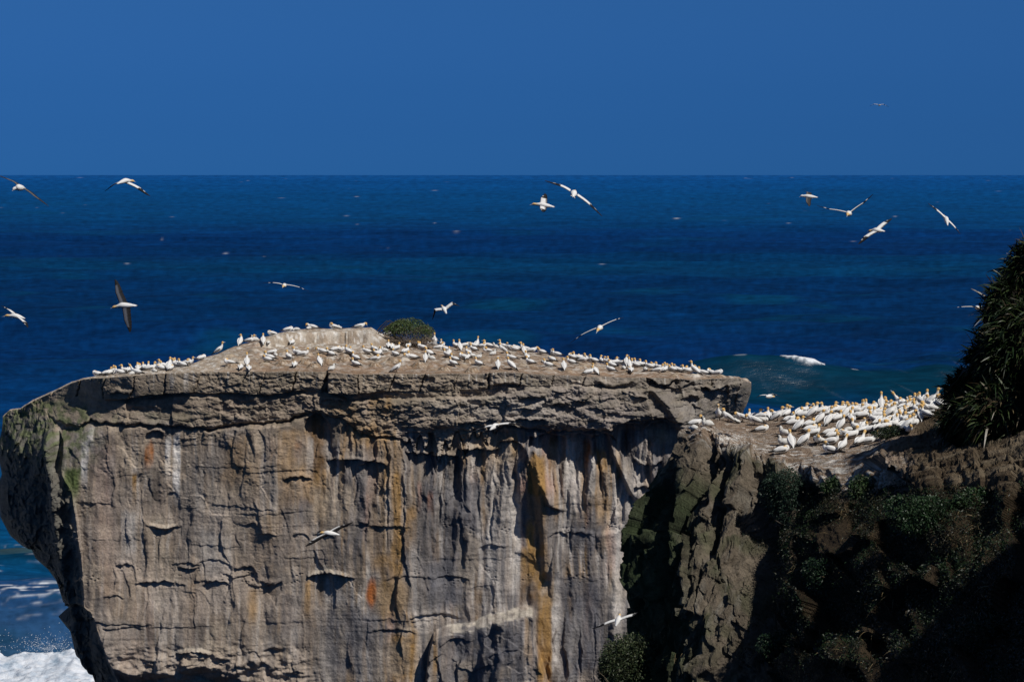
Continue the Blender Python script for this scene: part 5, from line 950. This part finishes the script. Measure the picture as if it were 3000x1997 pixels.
flyer('gannet banking left, white back and long wings tilted up to the right', 75, (2543, 678.5, .15), (2550, 676.5, .1), (2566, 674, 0), (2593, 677.5, -.05), [(2556, 677, -.05), (2527, 693, -.2), (2509, 714.5, -.3)], [(2567, 669, .1), (2592, 651, .3), (2617.5, 640.5, .4)], chord=.2)
flyer('tiny pale gannet alone in the sky at upper right', 180, (2576, 309.5, -.45), (2576, 308.5, -.35), (2576, 309, 0), (2577, 310, .4), [(2573, 307, 0), (2560, 305, 0), (2548, 312, .1)], [(2579, 307, 0), (2589, 306, 0), (2605, 313.5, .1)])
flyer('gannet climbing away on a steep diagonal above the right colony', 80, (2766, 629, .40), (2768, 632, .30), (2772, 641, 0), (2772, 661, -.3), [(2767, 633, .05), (2742.5, 611, .05), (2720, 595, .1)], [(2777, 643, .05), (2800, 666, .05), (2815, 686, .1)], chord=.14)
flyer('gannet gliding at the camera with bill down above the right half of the stack', 62, (1744.6, 973, -.5), (1749.5, 964, -.36), (1757.5, 960, 0), (1766, 963, .5), [(1750, 960, -.05), (1703.5, 981, 0), (1670, 1005.5, .1)], [(1762, 955.5, -.05), (1805, 936, 0), (1828.7, 930, .1)])
flyer('gannet crossing in front of the shaded upper face of the stack', 66, (1470, 1245, .40), (1463, 1245.8, .34), (1450, 1247, 0), (1435, 1256.5, -.3), [(1446, 1244.5, .02), (1423.7, 1248.4, .02), (1369, 1271, .1)], [(1459, 1241.8, .02), (1496, 1237.4, .02), (1530, 1241, .1)])
flyer('yellow-headed gannet gliding left in front of the cliff face', 70, (930, 1563.5, 0), (943, 1559, 0), (961, 1560.5, 0), (996, 1567, .1), [(948, 1562, -.08), (915, 1579, -.1), (894, 1598, -.1)], [(964, 1556, .08), (991.6, 1541.6, .1), (1033, 1529.7, .1)], chord=.22, under=2)
flyer('gannet skimming low beside the right tip of the stack', 88, (2274, 1164, .3), (2268, 1162.5, .2), (2254, 1160, 0), (2241, 1160, -.3), [(2247, 1156.5, -.02), (2228, 1157.5, -.05), (2217, 1164, 0)], [(2257, 1156, .05), (2270, 1156, .3), (2291, 1164, .5)])
flyer('gannet passing the cliff foot above the wiry bush, seen from behind', 70, (1819, 1803, .42), (1817, 1806, .34), (1812, 1812.5, 0), (1802, 1829, -.25), [(1806, 1812, .03), (1771, 1824, .03), (1735, 1842, .1)], [(1820, 1809, .03), (1856, 1797, .03), (1868, 1794, .1)], chord=.15)
flyer('gannet half hidden behind the tall flax bush', 86, (2862, 904, -.4), (2862, 903, -.3), (2863, 901, 0), (2865, 902, .4), [(2858, 899, 0), (2818, 899, 0), (2791, 902, .1)], [(2868, 899, 0), (2905, 899, 0), (2935, 902, .1)])
flyer('distant seabird reduced to a dark dot high in the sky', 1500, (2725, 151, -.4), (2725, 151, -.3), (2725, 151, 0), (2725, 151.2, .4), [(2724.8, 150.9, 0), (2723.6, 150.6, 0), (2722.3, 151.5, 0)], [(2725.3, 150.9, 0), (2726.5, 150.6, 0), (2727.8, 151.5, 0)], dark=True)
